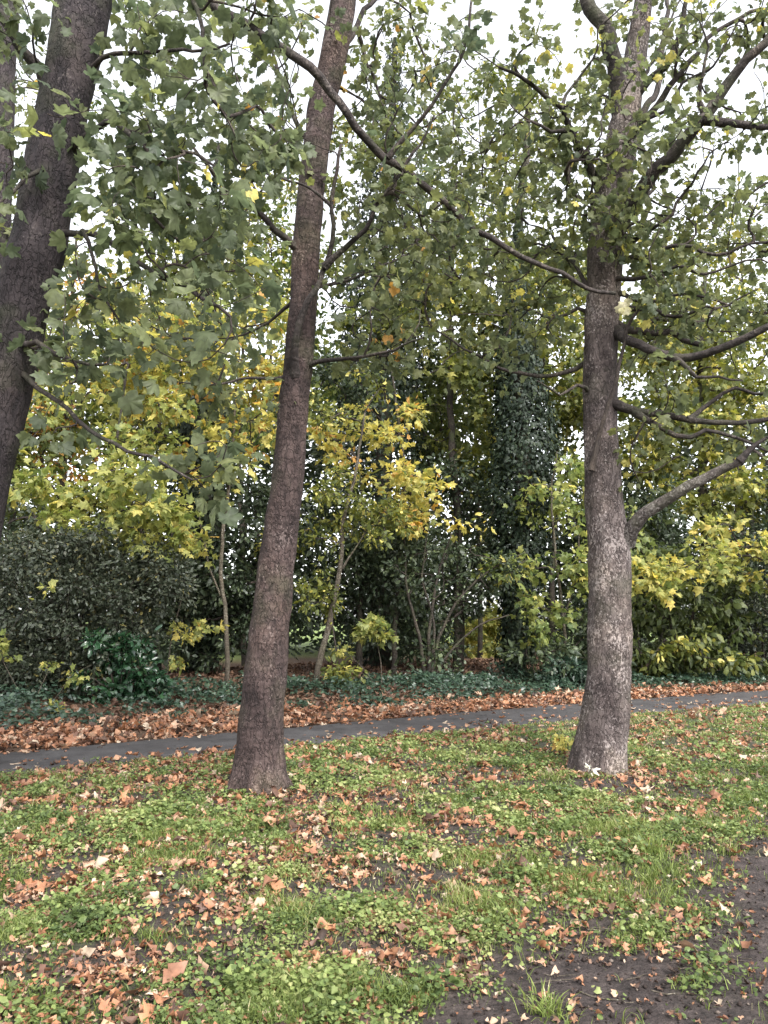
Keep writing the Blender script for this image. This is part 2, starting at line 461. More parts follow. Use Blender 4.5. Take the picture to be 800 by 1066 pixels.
# along-path direction and smooth edge curves in the place itself
pn = np.polyfit(NE[:, 0], NE[:, 1], 2); pf_ = np.polyfit(FE[:, 0], FE[:, 1], 2)
def edge(c, x):
    x = np.asarray(x, float)
    xc = np.clip(x, -7, 10)
    sl = 2 * c[0] * xc + c[1]
    return np.polyval(c, xc) + sl * (x - xc)
y_near = lambda x: edge(pn, x)
y_far = lambda x: np.maximum(edge(pf_, x), edge(pn, x) + 1.25)
def wood_edge(x):      # where the ivy starts beyond the path
    return y_far(x) + 1.65 + .9 * (fbm(np.asarray(x) * .6, 0, 0, 77, 2) - .5) - .13 * np.clip(np.asarray(x), -1, 9)

bare_line = np.array([(-400, 1400), (300, 1130), (430, 1060), (520, 990), (640, 975), (720, 945), (800, 895), (1000, 800)], float)
def bare(x, y):        # >0 in the trodden soil at the right
    px, py = project(np.asarray(x, float), np.maximum(np.asarray(y, float), 2.2))
    d = (py - np.interp(px, bare_line[:, 0], bare_line[:, 1])) / 60.0
    return d + .35 + 3.0 * (fbm(np.asarray(x) * 1.3, np.asarray(y) * 1.3, 0, 5, 3) - .5) + 2.2 * (fbm(np.asarray(x) * 6, np.asarray(y) * 6, 0, 6, 2) - .5)
def cover(x, y):       # 0..1 how much green covers the lawn
    n = fbm(np.asarray(x) * 1.15 + 40, np.asarray(y) * 1.15, 0, 21, 4)
    n = .42 * n + .58 * fbm(np.asarray(x) * 3.9, np.asarray(y) * 3.9, 0, 23, 3)
    c = .14 + .86 * np.clip((n - .42) / .13, 0, 1)
    c = c * np.clip(.52 - bare(x, y) * .55, .02, 1)
    # leafy, thin grass beside the path on the left and round the trunks
    dpath = y_near(x) - y
    c = c * (1 - .6 * np.exp(-np.maximum(dpath, 0) / .9) * (np.asarray(x) < 1.5))
    for q in (ground(690, 812), ground(350, 834)):
        c = c * (1 - .8 * np.exp(-(((x - q[0]) / .9) ** 2 + ((y - q[1]) / .35) ** 2)))
    return c

def grid_axis(lo, a, b, hi, fine, coarse):
    mid = np.arange(a, b + fine / 2, fine)
    def out(d0, span):
        r, st, v = [], fine, 0
        while v < span:
            st = min(st * 1.25, coarse); v += st; r.append(min(v, span))
        return np.array(r)
    return np.concatenate([a - out(0, a - lo)[::-1], mid, b + out(0, hi - b)])
def height(x, y):
    yn, yf = y_near(x), y_far(x)
    away = np.clip(np.maximum(yn - y, y - yf) / .6, 0, 1)
    lump = .055 * (fbm(x * 1.4, y * 1.4, 0, 3, 3) - .5) + .035 * (fbm(x * 5, y * 5, 0, 4, 3) - .5) * (y < 14)
    bank = .22 * np.clip((y - wood_edge(x)) / 6, 0, 1)
    return away * lump * (np.abs(x) < 40) + bank - .012 * (1 - away)
gx = grid_axis(-160, -6.5, 9.5, 160, .07, 9.0); gy = grid_axis(-40, 2.4, 13.0, 260, .07, 9.0)
X, Yg = np.meshgrid(gx, gy, indexing='ij')
Z = height(X, Yg)
nx, ny = X.shape
idx = np.arange(nx * ny).reshape(nx, ny)
Fq = np.stack([idx[:-1, :-1], idx[1:, :-1], idx[1:, 1:], idx[:-1, 1:]], -1).reshape(-1, 4)
Vg = np.stack([X, Yg, Z], -1).reshape(-1, 3)

m, nt, out = newmat('soil_and_turf'); L = nt.links.new
tc = N(nt, 'ShaderNodeTexCoord')
a_t = N(nt, 'ShaderNodeAttribute', attribute_name='turf'); a_w = N(nt, 'ShaderNodeAttribute', attribute_name='woodland'); a_f = N(nt, 'ShaderNodeAttribute', attribute_name='meadow')
n1 = N(nt, 'ShaderNodeTexNoise', Scale=9.0, Detail=8.0, Roughness=.7); L(tc.outputs['Object'], n1.inputs['Vector'])
n2 = N(nt, 'ShaderNodeTexNoise', Scale=55.0, Detail=5.0, Roughness=.65); L(tc.outputs['Object'], n2.inputs['Vector'])
soil = ramp(nt, [(.3, (.017, .013, .012)), (.5, (.042, .032, .030)), (.72, (.09, .07, .064))], n1.outputs['Fac'])
turf = ramp(nt, [(.32, (.03, .04, .016)), (.5, (.055, .085, .024)), (.68, (.10, .135, .045))], n2.outputs['Fac'])
wood = ramp(nt, [(.3, (.03, .02, .014)), (.5, (.08, .05, .032)), (.7, (.15, .09, .055))], n2.outputs['Fac'])
mead = ramp(nt, [(.3, (.10, .15, .04)), (.7, (.17, .21, .06))], n1.outputs['Fac'])
tf = N(nt, 'ShaderNodeMath', operation='MULTIPLY'); L(a_t.outputs['Fac'], tf.inputs[0])
tf2 = ramp(nt, [(.38, (.15,) * 3), (.6, (1,) * 3)], n2.outputs['Fac']); L(tf2, tf.inputs[1])
x1 = N(nt, 'ShaderNodeMix', data_type='RGBA'); L(tf.outputs[0], x1.inputs['Factor']); L(soil, x1.inputs['A']); L(turf, x1.inputs['B'])
x2 = N(nt, 'ShaderNodeMix', data_type='RGBA'); L(a_w.outputs['Fac'], x2.inputs['Factor']); L(x1.outputs['Result'], x2.inputs['A']); L(wood, x2.inputs['B'])
x3 = N(nt, 'ShaderNodeMix', data_type='RGBA'); L(a_f.outputs['Fac'], x3.inputs['Factor']); L(x2.outputs['Result'], x3.inputs['A']); L(mead, x3.inputs['B'])
p = N(nt, 'ShaderNodeBsdfPrincipled', Roughness=.9); p.inputs['Specular IOR Level'].default_value = .3; L(x3.outputs['Result'], p.inputs['Base Color'])
vo = N(nt, 'ShaderNodeTexVoronoi', Scale=42.0); L(tc.outputs['Object'], vo.inputs['Vector'])
hh = N(nt, 'ShaderNodeMath', operation='MULTIPLY_ADD'); hh.inputs[1].default_value = .5; L(vo.outputs['Distance'], hh.inputs[0]); L(n2.outputs['Fac'], hh.inputs[2])
b = N(nt, 'ShaderNodeBump', Strength=.9, Distance=.03); L(hh.outputs[0], b.inputs['Height']); L(b.outputs[0], p.inputs['Normal'])
L(p.outputs[0], out.inputs[0]); M['ground'] = m
g = mesh_obj('ground', Vg, Fq, m, smooth=True); g['kind'] = 'structure'
dw = Yg - wood_edge(X); df = Yg - y_far(X)
def vattr(o, name, a):
    t = o.data.attributes.new(name, 'FLOAT', 'POINT'); t.data.foreach_set('value', np.asarray(a, np.float32).ravel())
far_turf = np.clip((Yg - 8) / 3, 0, 1)
vattr(g, 'turf', np.where(df < .2, np.clip(cover(X, Yg) * (.55 + .45 * far_turf) + .25 * far_turf, 0, 1), .1))
vattr(g, 'woodland', np.clip((df + .1) / .3, 0, 1))
vattr(g, 'meadow', np.clip((dw - 13) / 2, 0, 1))

# path: a thin sheet of asphalt with soft sides
xs = np.concatenate([np.linspace(-60, -10, 30), np.linspace(-9.8, 14, 300), np.linspace(14.3, 70, 30)])
wob = lambda x, s: .10 * (fbm(x * 2.6, 0, 0, s, 3) - .5) * 2
rows = []
for f, zz in ((-.04, -.03), (0.0, .018), (.12, .028), (.5, .036), (.88, .03), (1, .018), (1.04, -.03)):
    yn = y_near(xs) + wob(xs, 61); yf = y_far(xs) + wob(xs, 62)
    rows.append(np.stack([xs, yn + (yf - yn) * f, np.full_like(xs, zz)], -1))
Pv = np.stack(rows, 1); k = Pv.shape[1]
idp = np.arange(len(xs) * k).reshape(len(xs), k)
Fp = np.stack([idp[:-1, :-1], idp[1:, :-1], idp[1:, 1:], idp[:-1, 1:]], -1).reshape(-1, 4)
m, nt, out = newmat('worn_asphalt'); L = nt.links.new
tc = N(nt, 'ShaderNodeTexCoord')
n1 = N(nt, 'ShaderNodeTexNoise', Scale=2.3, Detail=9.0, Roughness=.7); L(tc.outputs['Object'], n1.inputs['Vector'])
n2 = N(nt, 'ShaderNodeTexNoise', Scale=140.0, Detail=3.0); L(tc.outputs['Object'], n2.inputs['Vector'])
c1 = ramp(nt, [(.3, (.026, .024, .024)), (.45, (.044, .041, .042)), (.7, (.072, .068, .069))], n1.outputs['Fac'])
c2 = ramp(nt, [(.35, (.6,) * 3), (.65, (1.3,) * 3)], n2.outputs['Fac'])
mm = N(nt, 'ShaderNodeMix', data_type='RGBA', blend_type='MULTIPLY'); mm.inputs['Factor'].default_value = 1; L(c1, mm.inputs['A']); L(c2, mm.inputs['B'])
vc = N(nt, 'ShaderNodeTexVoronoi', Scale=1.1); vc.feature = 'DISTANCE_TO_EDGE'
vm = N(nt, 'ShaderNodeVectorMath', operation='MULTIPLY_ADD'); vm.inputs[1].default_value = (.5, .5, .5); L(n1.outputs['Color'], vm.inputs[0]); L(tc.outputs['Object'], vm.inputs[2]); L(vm.outputs[0], vc.inputs['Vector'])
ck = ramp(nt, [(0, (.35,) * 3), (.012, (1,) * 3)], vc.outputs['Distance'])
m2 = N(nt, 'ShaderNodeMix', data_type='RGBA', blend_type='MULTIPLY'); m2.inputs['Factor'].default_value = .8; L(mm.outputs['Result'], m2.inputs['A']); L(ck, m2.inputs['B']); mm = m2
p = N(nt, 'ShaderNodeBsdfPrincipled', Roughness=.85); p.inputs['Specular IOR Level'].default_value = .25; L(mm.outputs['Result'], p.inputs['Base Color'])
b = N(nt, 'ShaderNodeBump', Strength=.5, Distance=.006); L(n2.outputs['Fac'], b.inputs['Height']); L(b.outputs[0], p.inputs['Normal'])
L(p.outputs[0], out.inputs[0])
pt = mesh_obj('path', Pv.reshape(-1, 3), Fp, m, smooth=True); pt['kind'] = 'structure'

# ------------------------------------------------------------------ ground cover
def sample(n, x0, x1, y0, y1):
    """points spread with the density falling with distance"""
    y = y0 * (y1 / y0) ** rng.uniform(0, 1, n)
    half = .56 * y + 1.2
    x = rng.uniform(-1, 1, n) * half + 0.02 * y
    return x, y
def up(n, tilt):
    return norm(np.array([0, 0, 1.0]) + rng.normal(0, tilt, (n, 3)))

# grass blades
x, y = sample(420000, 0, 0, 2.7, 17)
cov = cover(x, y)
tuft = fbm(x * 3.2, y * 3.2, 0, 91, 3)
ok = (y < y_near(x) - .05) & (rng.uniform(0, 1, len(x)) < cov * np.clip((tuft - .34) / .18, .12, 1) * 1.0)
x, y, tuft = x[ok], y[ok], tuft[ok]
n = len(x)
h = rng.uniform(.022, .055, n) * (1 + .9 * np.clip((tuft - .55) / .15, 0, 1)) * (1 - .25 * (y > 8))
lean = rng.normal(0, .55, (n, 2))
w = np.maximum(.0022, .00055 * y) * rng.uniform(.7, 1.3, n)
ang = rng.uniform(0, 6.283, n)
bx = np.stack([np.cos(ang), np.sin(ang), 0 * ang], -1) * w[:, None]
b0 = np.stack([x, y, height(x, y) - .004], -1)
mid = b0 + np.stack([lean[:, 0] * h * .35, lean[:, 1] * h * .35, h * .62], -1)
tip = b0 + np.stack([lean[:, 0] * h, lean[:, 1] * h, h * rng.uniform(.75, 1.05, n)], -1)
V = np.stack([b0 - bx, b0 + bx, mid + bx * .8, mid - bx * .8, tip], 1).reshape(-1, 3)
i5 = np.arange(n)[:, None] * 5
T = np.concatenate([i5 + np.array([[0, 1, 2]]), i5 + np.array([[0, 2, 3]]), i5 + np.array([[3, 2, 4]])], 1).reshape(-1, 3)
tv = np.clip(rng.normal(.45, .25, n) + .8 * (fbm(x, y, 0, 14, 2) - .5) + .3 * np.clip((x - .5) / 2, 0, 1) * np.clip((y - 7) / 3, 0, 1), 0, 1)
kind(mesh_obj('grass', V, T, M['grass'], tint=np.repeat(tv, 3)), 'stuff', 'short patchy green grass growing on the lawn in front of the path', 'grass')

# low broad-leaved weeds
x, y = sample(88000, 0, 0, 2.7, 14)
cov = cover(x, y); pt_ = fbm(x * 1.9 + 9, y * 1.9, 0, 33, 3)
ok = (y < y_near(x) - .1) & (rng.uniform(0, 1, len(x)) < np.clip(cov * 1.1, 0, 1) * np.clip((pt_ - .36) / .16, .06, 1) * (1 - .6 * np.clip((x - .5) / 2, 0, 1) * np.clip((y - 7) / 3, 0, 1)))
x, y = x[ok], y[ok]
n = len(x); per = rng.integers(4, 9, n)
ix = np.repeat(np.arange(n), per); n2_ = len(ix)
sc = (rng.uniform(.6, 1.2, n) * (1 + 1.1 * np.clip((fbm(x * 4.5, y * 4.5, 0, 35, 2) - .5) / .18, 0, 1)))[ix]
a = rng.uniform(0, 6.283, n2_); rad = rng.uniform(.006, .04, n2_) * sc
hgt = rng.uniform(.008, .042, n2_) * sc
base = np.stack([x[ix] + np.cos(a) * rad, y[ix] + np.sin(a) * rad, 0 * a], -1); base[:, 2] = height(base[:, 0], base[:, 1]) + hgt
ax = np.stack([np.cos(a), np.sin(a), rng.normal(.1, .35, n2_)], -1)
V, T, k = leaves(base, ax, up(n2_, .5), rng.uniform(.008, .019, n2_) * sc ** .6 * (1 + .07 * base[:, 1]), CLOVER)
tw = np.clip(np.repeat(rng.normal(.5, .2, n) + 1.3 * (fbm(x * 2.6, y * 2.6, 0, 45, 2) - .5), per) + rng.normal(0, .12, n2_), 0, 1)
kind(mesh_obj('weeds', V, T, M['weed'], tint=np.repeat(tw, k)), 'stuff', 'low round-leaved green weeds spreading over the lawn', 'weeds')

# fallen leaves on the lawn
def litter(name, x, y, zoff, size, label, mat='litter', tint=(.5, .27), tilt=.6, shape2=.55):
    n = len(x)
    a = rng.uniform(0, 6.283, n)
    base = np.stack([x, y, height(x, y) + zoff], -1)
    axis = np.stack([np.cos(a), np.sin(a), rng.normal(0, tilt * .6, n)], -1)
    nr = up(n, tilt) * rng.choice([1, 1, 1, -1], n)[:, None]
    tv = np.clip(rng.normal(tint[0], tint[1], n), 0, 1)
    s_ = size * rng.uniform(.55, 1.25, n)
    sel = rng.uniform(0, 1, n) < shape2
    V1, T1, k1 = leaves(base[~sel], axis[~sel], nr[~sel], s_[~sel], CURL, rng.uniform(.5, 1, (~sel).sum()), .085)
    V2, T2, k2 = leaves(base[sel], axis[sel], nr[sel], s_[sel], CURL2, rng.uniform(.5, 1, sel.sum()), .11)
    o = mesh_obj(name, np.vstack([V1, V2]), np.vstack([T1, T2 + len(V1)]), M[mat], tint=np.concatenate([np.repeat(tv[~sel], k1), np.repeat(tv[sel], k2)]))
    return kind(o, 'stuff', label, 'leaves')
x, y = sample(68000, 0, 0, 2.7, 17)
cl = fbm(x * 1.7, y * 1.7, 0, 51, 3)
dens = np.clip((cl - .30) / .26, .22, 1) * np.clip((fbm(x * 5, y * 5, 0, 59, 2) - .3) / .2, .25, 1) * np.clip(.85 - .9 * bare(x, y), .03, 1) * np.where(x > .6 * y - 1.5, .5, 1) * (1 + .5 * np.clip(-x / 2, -.3, 1))
dens = dens * (1 + .8 * np.exp(-np.maximum(y_near(x) - y, 0) / 1.2) * (x < 2))
ok = (y < y_near(x) + .12) & (rng.uniform(0, 1, len(x)) < dens * .8)
x, y = x[ok], y[ok]
for q in (ground(266, 822), ground(624, 803)):
    a = rng.uniform(0, 6.283, 90); r_ = .27 + np.abs(rng.normal(0, .16, 90))
    x = np.concatenate([x, q[0] + np.cos(a) * r_]); y = np.concatenate([y, q[1] + np.sin(a) * r_])
litter('fallen_leaves', x, y, rng.uniform(.004, .035, len(x)), (.033 + .003 * y) * np.clip(rng.lognormal(0, .38, len(x)), .45, 2.1), 'curled brown, salmon and tan sycamore leaves scattered over the lawn', tint=(.55, .26))
x, y = sample(26000, 0, 0, 2.7, 12)
ok = (y < y_near(x)) & (rng.uniform(0, 1, len(x)) < np.clip(.5 - .2 * bare(x, y), .2, .5))
xx_, yy_ = x[ok], y[ok]; hf = len(xx_) // 2
litter('leaf_fragments', xx_[:hf], yy_[:hf], .008, .032, 'small dark rotting leaf pieces trodden into the soil', 'litter_dark', (.5, .3), .35, .6)
litter('leaf_fragments', xx_[hf:], yy_[hf:], rng.uniform(.006, .03, len(xx_) - hf), .028 + .002 * yy_[hf:], 'small tan and pink leaf pieces strewn over the whole lawn', 'litter', (.6, .25), .5, .7)
x, y = sample(16000, 0, 0, 2.7, 9)
ok = (y < y_near(x)) & (rng.uniform(0, 1, len(x)) < np.clip(.35 + .6 * bare(x, y), .15, 1))
x, y = x[ok], y[ok]; n = len(x)
sz = np.clip(rng.lognormal(-5.2, .5, n), .002, .016)
o8 = np.array([(1, 0, 0), (0, 1, 0), (-1, 0, 0), (0, -1, 0), (0, 0, .8), (0, 0, -.6)], float)
V = np.stack([x, y, height(x, y) + sz * .35], -1)[:, None] + sz[:, None, None] * (o8[None] * rng.uniform(.6, 1.3, (n, 6, 1)))
T = (np.arange(n)[:, None, None] * 6 + np.array([(0, 1, 4), (1, 2, 4), (2, 3, 4), (3, 0, 4), (1, 0, 5), (2, 1, 5), (3, 2, 5), (0, 3, 5)])[None]).reshape(-1, 3)
M['crumb'] = leaf_mat('soil_crumb', [(0, (.014, .010, .009)), (.7, (.05, .037, .032)), (1, (.16, .13, .11))], 0, .9, .2)
kind(mesh_obj('soil_crumbs', V.reshape(-1, 3), T, M['crumb'], tint=np.repeat(rng.uniform(0, 1, n) ** 1.4, 8)), 'stuff', 'loose dark crumbs of soil and grit on the trodden ground', 'soil')
# verge beyond the path: thick drift
def strip(n, x0, x1, lo, hi):
    x = rng.uniform(x0, x1, n); t = rng.uniform(0, 1, n)
    return x, lo(x) + t * (hi(x) - lo(x)), t
x, y, t = strip(21000, -10, 15, lambda x: y_far(x) - .05, lambda x: wood_edge(x) + .6)
keep = rng.uniform(0, 1, len(x)) < np.clip(t * 6 + .25, 0, 1) * np.clip(1.15 - .05 * np.maximum(x, 0), .5, 1) * np.clip((fbm(x * 1.4, y * 1.4, 0, 57, 3) - .3) / .15, .15, 1)
x, y = x[keep], y[keep]
litter('fallen_leaves', x, y, rng.uniform(.01, .075, len(x)), .095 * np.clip(rng.lognormal(0, .3, len(x)), .5, 1.6), 'thick drift of orange-brown leaves along the far side of the path', tint=(.5, .28), tilt=.6)
x, y, t = strip(2200, -9, 14, lambda x: y_near(x), lambda x: y_far(x))
keep = rng.uniform(0, 1, len(x)) < np.abs(t - .5) * 1.3
litter('fallen_leaves', x[keep], y[keep], .045, .085, 'odd brown leaves lying on the grey asphalt path', tint=(.55, .3), tilt=.2)
x, y, t = strip(16000, -12, 16, lambda x: wood_edge(x) + .5, lambda x: wood_edge(x) + 9)
litter('fallen_leaves', x, y, rng.uniform(.01, .06, len(x)), .13, 'dull brown leaves covering the woodland floor behind the ivy', 'litter_dark', (.75, .25), .5)

# ivy ground cover
x, y, t = strip(34000, -11, 16, lambda x: wood_edge(x) - .12, lambda x: wood_edge(x) + 3.4)
dn = fbm(x * 1.1, y * 1.1, 0, 71, 3)
gap = np.exp(-((x - ground(225, 700)[0]) / .8) ** 2) * (t > .45)
keep = rng.uniform(0, 1, len(x)) < np.clip((dn - .25) / .2, 0, 1) * np.clip(t * 9 + .15, 0, 1) * (1 - .9 * gap)
x, y, t, dn = x[keep], y[keep], t[keep], dn[keep]
n = len(x)
hz = (.05 + .42 * np.clip(t * 3, .15, 1) * np.clip(dn * 1.6 - .35, .08, 1)) * rng.uniform(.35, 1, n)
a = rng.uniform(0, 6.283, n)
V, T, k = leaves(np.stack([x, y, height(x, y) + hz], -1), np.stack([np.cos(a), np.sin(a) - .3, rng.normal(-.25, .3, n)], -1), up(n, .4) + np.array([0, -.35, 0]), rng.uniform(.06, .11, n), IVY)
kind(mesh_obj('ivy_ground_cover', V, T, M['leaf_ivy'], tint=np.repeat(np.clip(rng.normal(.5, .25, n), 0, 1), k)), 'stuff', 'low blue-green ivy carpet along the edge of the wood', 'ivy')

def tuft_thing(px, py, n, h, w, label, lean=.5):
    c = ground(px, py); c[2] = float(height(np.array([[c[0]]]), np.array([[c[1]]]))[0, 0])
    x = c[0] + rng.normal(0, w, n); y = c[1] + rng.normal(0, w, n)
    hh = h * rng.uniform(.45, 1.1, n); ln = rng.normal(0, lean, (n, 2)) + np.stack([x - c[0], y - c[1]], -1) / w * .25
    ang = rng.uniform(0, 6.283, n); ww = rng.uniform(.002, .0042, n)
    bx = np.stack([np.cos(ang), np.sin(ang), 0 * ang], -1) * ww[:, None]
    b0 = np.stack([x, y, c[2] - .006 + 0 * x], -1)
    q = [b0 + np.stack([ln[:, 0] * hh * f ** 2, ln[:, 1] * hh * f ** 2, hh * (f - .22 * f ** 3)], -1) for f in (.35, .7, 1)]
    V = np.stack([b0 - bx, b0 + bx, q[0] + bx, q[0] - bx, q[1] + bx * .7, q[1] - bx * .7, q[2]], 1).reshape(-1, 3)
    i7 = np.arange(n)[:, None] * 7
    T = np.concatenate([i7 + np.array([t]) for t in ((0, 1, 2), (0, 2, 3), (3, 2, 4), (3, 4, 5), (5, 4, 6))], 1).reshape(-1, 3)
    o = mesh_obj('grass_tuft', V, T, M['grass'], None, np.repeat(np.clip(rng.normal(.5, .2, n), 0, 1), 5), origin=c)
    o['label'] = label; o['category'] = 'grass tuft'; o['group'] = 'taller grass tufts on the lawn'
tuft_thing(678, 890, 150, .17, .055, 'tallest bright green grass tuft below the right sycamore')
tuft_thing(570, 1052, 120, .085, .05, 'spiky grass tuft at the bottom edge amid bare soil')
tuft_thing(618, 862, 110, .11, .05, 'broad grass tuft close below the right sycamore foot')
tuft_thing(675, 920, 60, .11, .03, 'small bluish grass tuft just under the tallest one')
tuft_thing(312, 885, 130, .09, .07, 'spreading grass tuft below the middle sycamore foot')
tuft_thing(770, 985, 40, .05, .04, 'lone short grass tuft on the trodden soil at the right edge')
def twig_thing(x, y, ln, a, k):
    z = float(height(np.array([[x]]), np.array([[y]]))[0, 0]) + .008
    d = np.array([math.cos(a), math.sin(a)])
    pts_ = [np.array([x + d[0] * ln * t + rng.normal(0, .012), y + d[1] * ln * t + rng.normal(0, .012), z + abs(rng.normal(0, .006))]) for t in (-.5, -.2, .1, .35, .5)]
    P = spline(pts_, .02)
    V, Fc, cap = tube(P, np.linspace(.0032, .0016, len(P)) * rng.uniform(.7, 1.3), 5)
    o = mesh_mixed('fallen_twig', V, Fc, cap[:, :3], M['bark_sapling'], None, (x, y, z)); o.location = (x, y, z)
    o['label'] = 'thin pale twig lying on the trodden soil at the lower right'; o['category'] = 'twig'; o['group'] = 'fallen twigs on the bare soil'
for k in range(26):
    q = ground(rng.uniform(560, 800), rng.uniform(940, 1062)); twig_thing(q[0], q[1], rng.uniform(.08, .24), rng.uniform(-.7, .7), k)
# ================================================================== THE THREE SYCAMORES
# middle
base = ground(266, 822); Yb = base[1]
px_line = [(267, 826), (268, 812), (270, 785), (272, 755), (276, 700), (284, 625), (292, 560), (300, 490), (308, 400), (315, 330), (320, 250), (326, 180), (336, 110), (350, 45), (360, -20), (370, -110), (378, -260)]
wid = [52, 50, 47, 45, 42.5, 38.5, 36, 33, 30, 28, 27, 26, 25, 24, 22, 18, 11]
P = [at(a, b_, Yb) for a, b_ in px_line]
P[0][2] = -.12
def radius_at(P, w): return [np.linalg.norm(p_ - np.array([0, 0, EYE])) * w_ / F / 2 * .98 for p_, w_ in zip(P, w)]
def arc(P):
    l = np.cumsum(np.r_[0, np.linalg.norm(np.diff(np.array(P), axis=0), axis=1)]); return l / l[-1]
mt = Tree('sycamore_tree', (base[0], base[1], 0), 'slender purple-brown sycamore leaning right, its flared foot beside the path', 'tree', 'sycamores on the lawn')
mt.limb(P, 0, 0, 'trunk', 'bark_middle', 48, .04, .24, .012, (.45, 1), buttress(5, .85, 2.2, .17), radii=(arc(P), radius_at(P, wid)))
def pl(pts): return [at(*q) for q in pts]
Y = Yb
mt.limb(pl([(308, 392, Y - .1), (308, 352, Y - .28), (322, 312, Y - .35), (341, 272, Y - .4), (347, 235, Y - .5), (349, 190, Y - .6), (356, 150, Y - .7)]), .038, .014)
mt.limb(pl([(338, 278, Y - .4), (362, 255, Y - .5), (385, 226, Y - .65), (408, 192, Y - .8), (432, 160, Y - .9), (452, 120, Y - 1)]), .028, .010)
mt.limb(pl([(315, 384, Y), (338, 375, Y - .2), (366, 374, Y - .35), (400, 366, Y - .6), (440, 352, Y - .8)]), .026, .008)
mt.limb(pl([(302, 392, Y), (262, 396, Y - .15), (225, 404, Y - .3), (190, 398, Y - .4)]), .016, .006)
mt.limb(pl([(310, 312, Y), (290, 330, Y + .1), (258, 347, Y + .2), (225, 352, Y + .3)]), .018, .006)
mt.limb(pl([(316, 266, Y), (288, 238, Y - .2), (252, 206, Y - .5), (226, 180, Y - .7), (200, 150, Y - .9)]), .038, .012)
mt.limb(pl([(346, 215, Y - .55), (325, 196, Y - .6), (292, 186, Y - .7), (258, 168, Y - .8)]), .014, .006)
mt.limb(pl([(322, 300, Y), (345, 296, Y + .2), (385, 284, Y + .3), (430, 262, Y + .4)]), .02, .008)
mt.limb(pl([(330, 160, Y), (300, 110, Y + .2), (285, 50, Y + .4), (280, -20, Y + .5)]), .03, .012)
mt.limb(pl([(345, 70, Y), (375, 20, Y + .2), (410, -40, Y + .3), (440, -120, Y + .3)]), .035, .012)
pts = blobs((365, 40, 45, 60, Y, 1.0, 26), (405, 120, 55, 70, Y - .2, 1.0, 40), (335, 225, 55, 45, Y, .9, 22), (400, 330, 70, 50, Y - .2, 1.0, 38),
            (285, 60, 50, 60, Y, .9, 30), (430, 210, 55, 60, Y - .2, 1.0, 34), (240, 400, 60, 30, Y, .8, 14), (280, 165, 45, 50, Y - .4, .7, 20), (210, 330, 60, 40, Y + .1, .8, 20),
            (350, -110, 160, 90, Y, 1.6, 60), (440, 270, 50, 40, Y, .8, 24), (420, 180, 70, 70, Y + .6, .7, 40), (390, 290, 60, 50, Y + .6, .7, 26), (420, 60, 50, 50, Y + .3, .7, 20), clear=CLEAR, thin=1.12)
mt.grow(pts, wander=.09).twigs(.0038, .5)
mt.crown('leaf_middle', SYC, .083, 8.6, .27, tint=(.5, .22), flat=.35, bare=.25)

# right
base = ground(624, 803); Yb = base[1]; Y = Yb
px_line = [(624, 808), (624, 798), (627, 770), (631, 740), (634, 700), (635, 640), (635, 580), (629, 510), (625, 450), (625, 380), (628, 310), (632, 250), (640, 190), (649, 140), (656, 100), (662, 60), (667, 25), (671, -10), (676, -80), (684, -200)]
wid = [56, 53, 48, 46, 43.5, 42, 42, 37, 34, 33, 34, 35, 32, 28, 22, 19, 17, 15, 12, 7]
P = [at(a, b_, Yb) for a, b_ in px_line]; P[0][2] = -.12
rt = Tree('sycamore_tree', (base[0], base[1], 0), 'grey flaky-barked sycamore with upswept bare limbs on its right', 'tree', 'sycamores on the lawn')
rt.limb(P, 0, 0, 'trunk', 'bark_right', 48, .04, .22, .012, (.5, 1), buttress(5, .3, .6, .15), radii=(arc(P), radius_at(P, wid)))
D = rt.limb
D(pl([(648, 150, Y), (646, 110, Y - .05), (640, 68, Y - .1), (627, 30, Y - .15), (612, -4, Y - .2), (596, -80, Y - .3), (580, -160, Y - .3)]), .11, .04)
D(pl([(640, 240, Y - .1), (664, 205, Y - .3), (692, 165, Y - .6), (735, 122, Y - .9), (765, 76, Y - 1.1), (800, 40, Y - 1.3), (850, -20, Y - 1.5)]), .09, .03)
D(pl([(733, 124, Y - .9), (762, 131, Y - 1.0), (800, 134, Y - 1.1), (850, 125, Y - 1.2)]), .045, .018)
D(pl([(628, 205, Y), (612, 172, Y - .2), (595, 135, Y - .4), (586, 112, Y - .5), (568, 98, Y - .7), (545, 82, Y - .9), (520, 70, Y - 1.1)]), .05, .012)
D(pl([(586, 114, Y - .5), (590, 98, Y - .5), (604, 80, Y - .55), (618, 62, Y - .6), (622, 30, Y - .7)]), .018, .008)
D(pl([(655, 110, Y), (676, 84, Y - .1), (698, 62, Y - .2), (712, 28, Y - .3), (716, -20, Y - .3)]), .05, .02)
D(pl([(652, 150, Y), (690, 100, Y - .2), (735, 40, Y - .3), (790, 10, Y - .4), (850, -20, Y - .5)]), .04, .014)
D(pl([(642, 345, Y - .1), (658, 356, Y - .4), (688, 369, Y - .6), (720, 371, Y - .8), (760, 360, Y - 1.0), (800, 344, Y - 1.2), (850, 322, Y - 1.3)]), .052, .03)
D(pl([(640, 338, Y + .1), (672, 346, Y + .2), (700, 347, Y + .2), (716, 353, Y + .15), (730, 359, Y + .1)]), .045, .03)
D(pl([(638, 420, Y - .1), (664, 428, Y - .25), (696, 430, Y - .4), (722, 438, Y - .5), (782, 437, Y - .7), (840, 430, Y - .8)]), .045, .016)
D(pl([(662, 430, Y - .25), (690, 447, Y - .5), (720, 456, Y - .6), (736, 449, Y - .65), (768, 456, Y - .7), (800, 470, Y - .8)]), .034, .012)
D(pl([(716, 437, Y - .5), (742, 418, Y - .5), (766, 403, Y - .6), (786, 409, Y - .7), (815, 405, Y - .8)]), .024, .014)
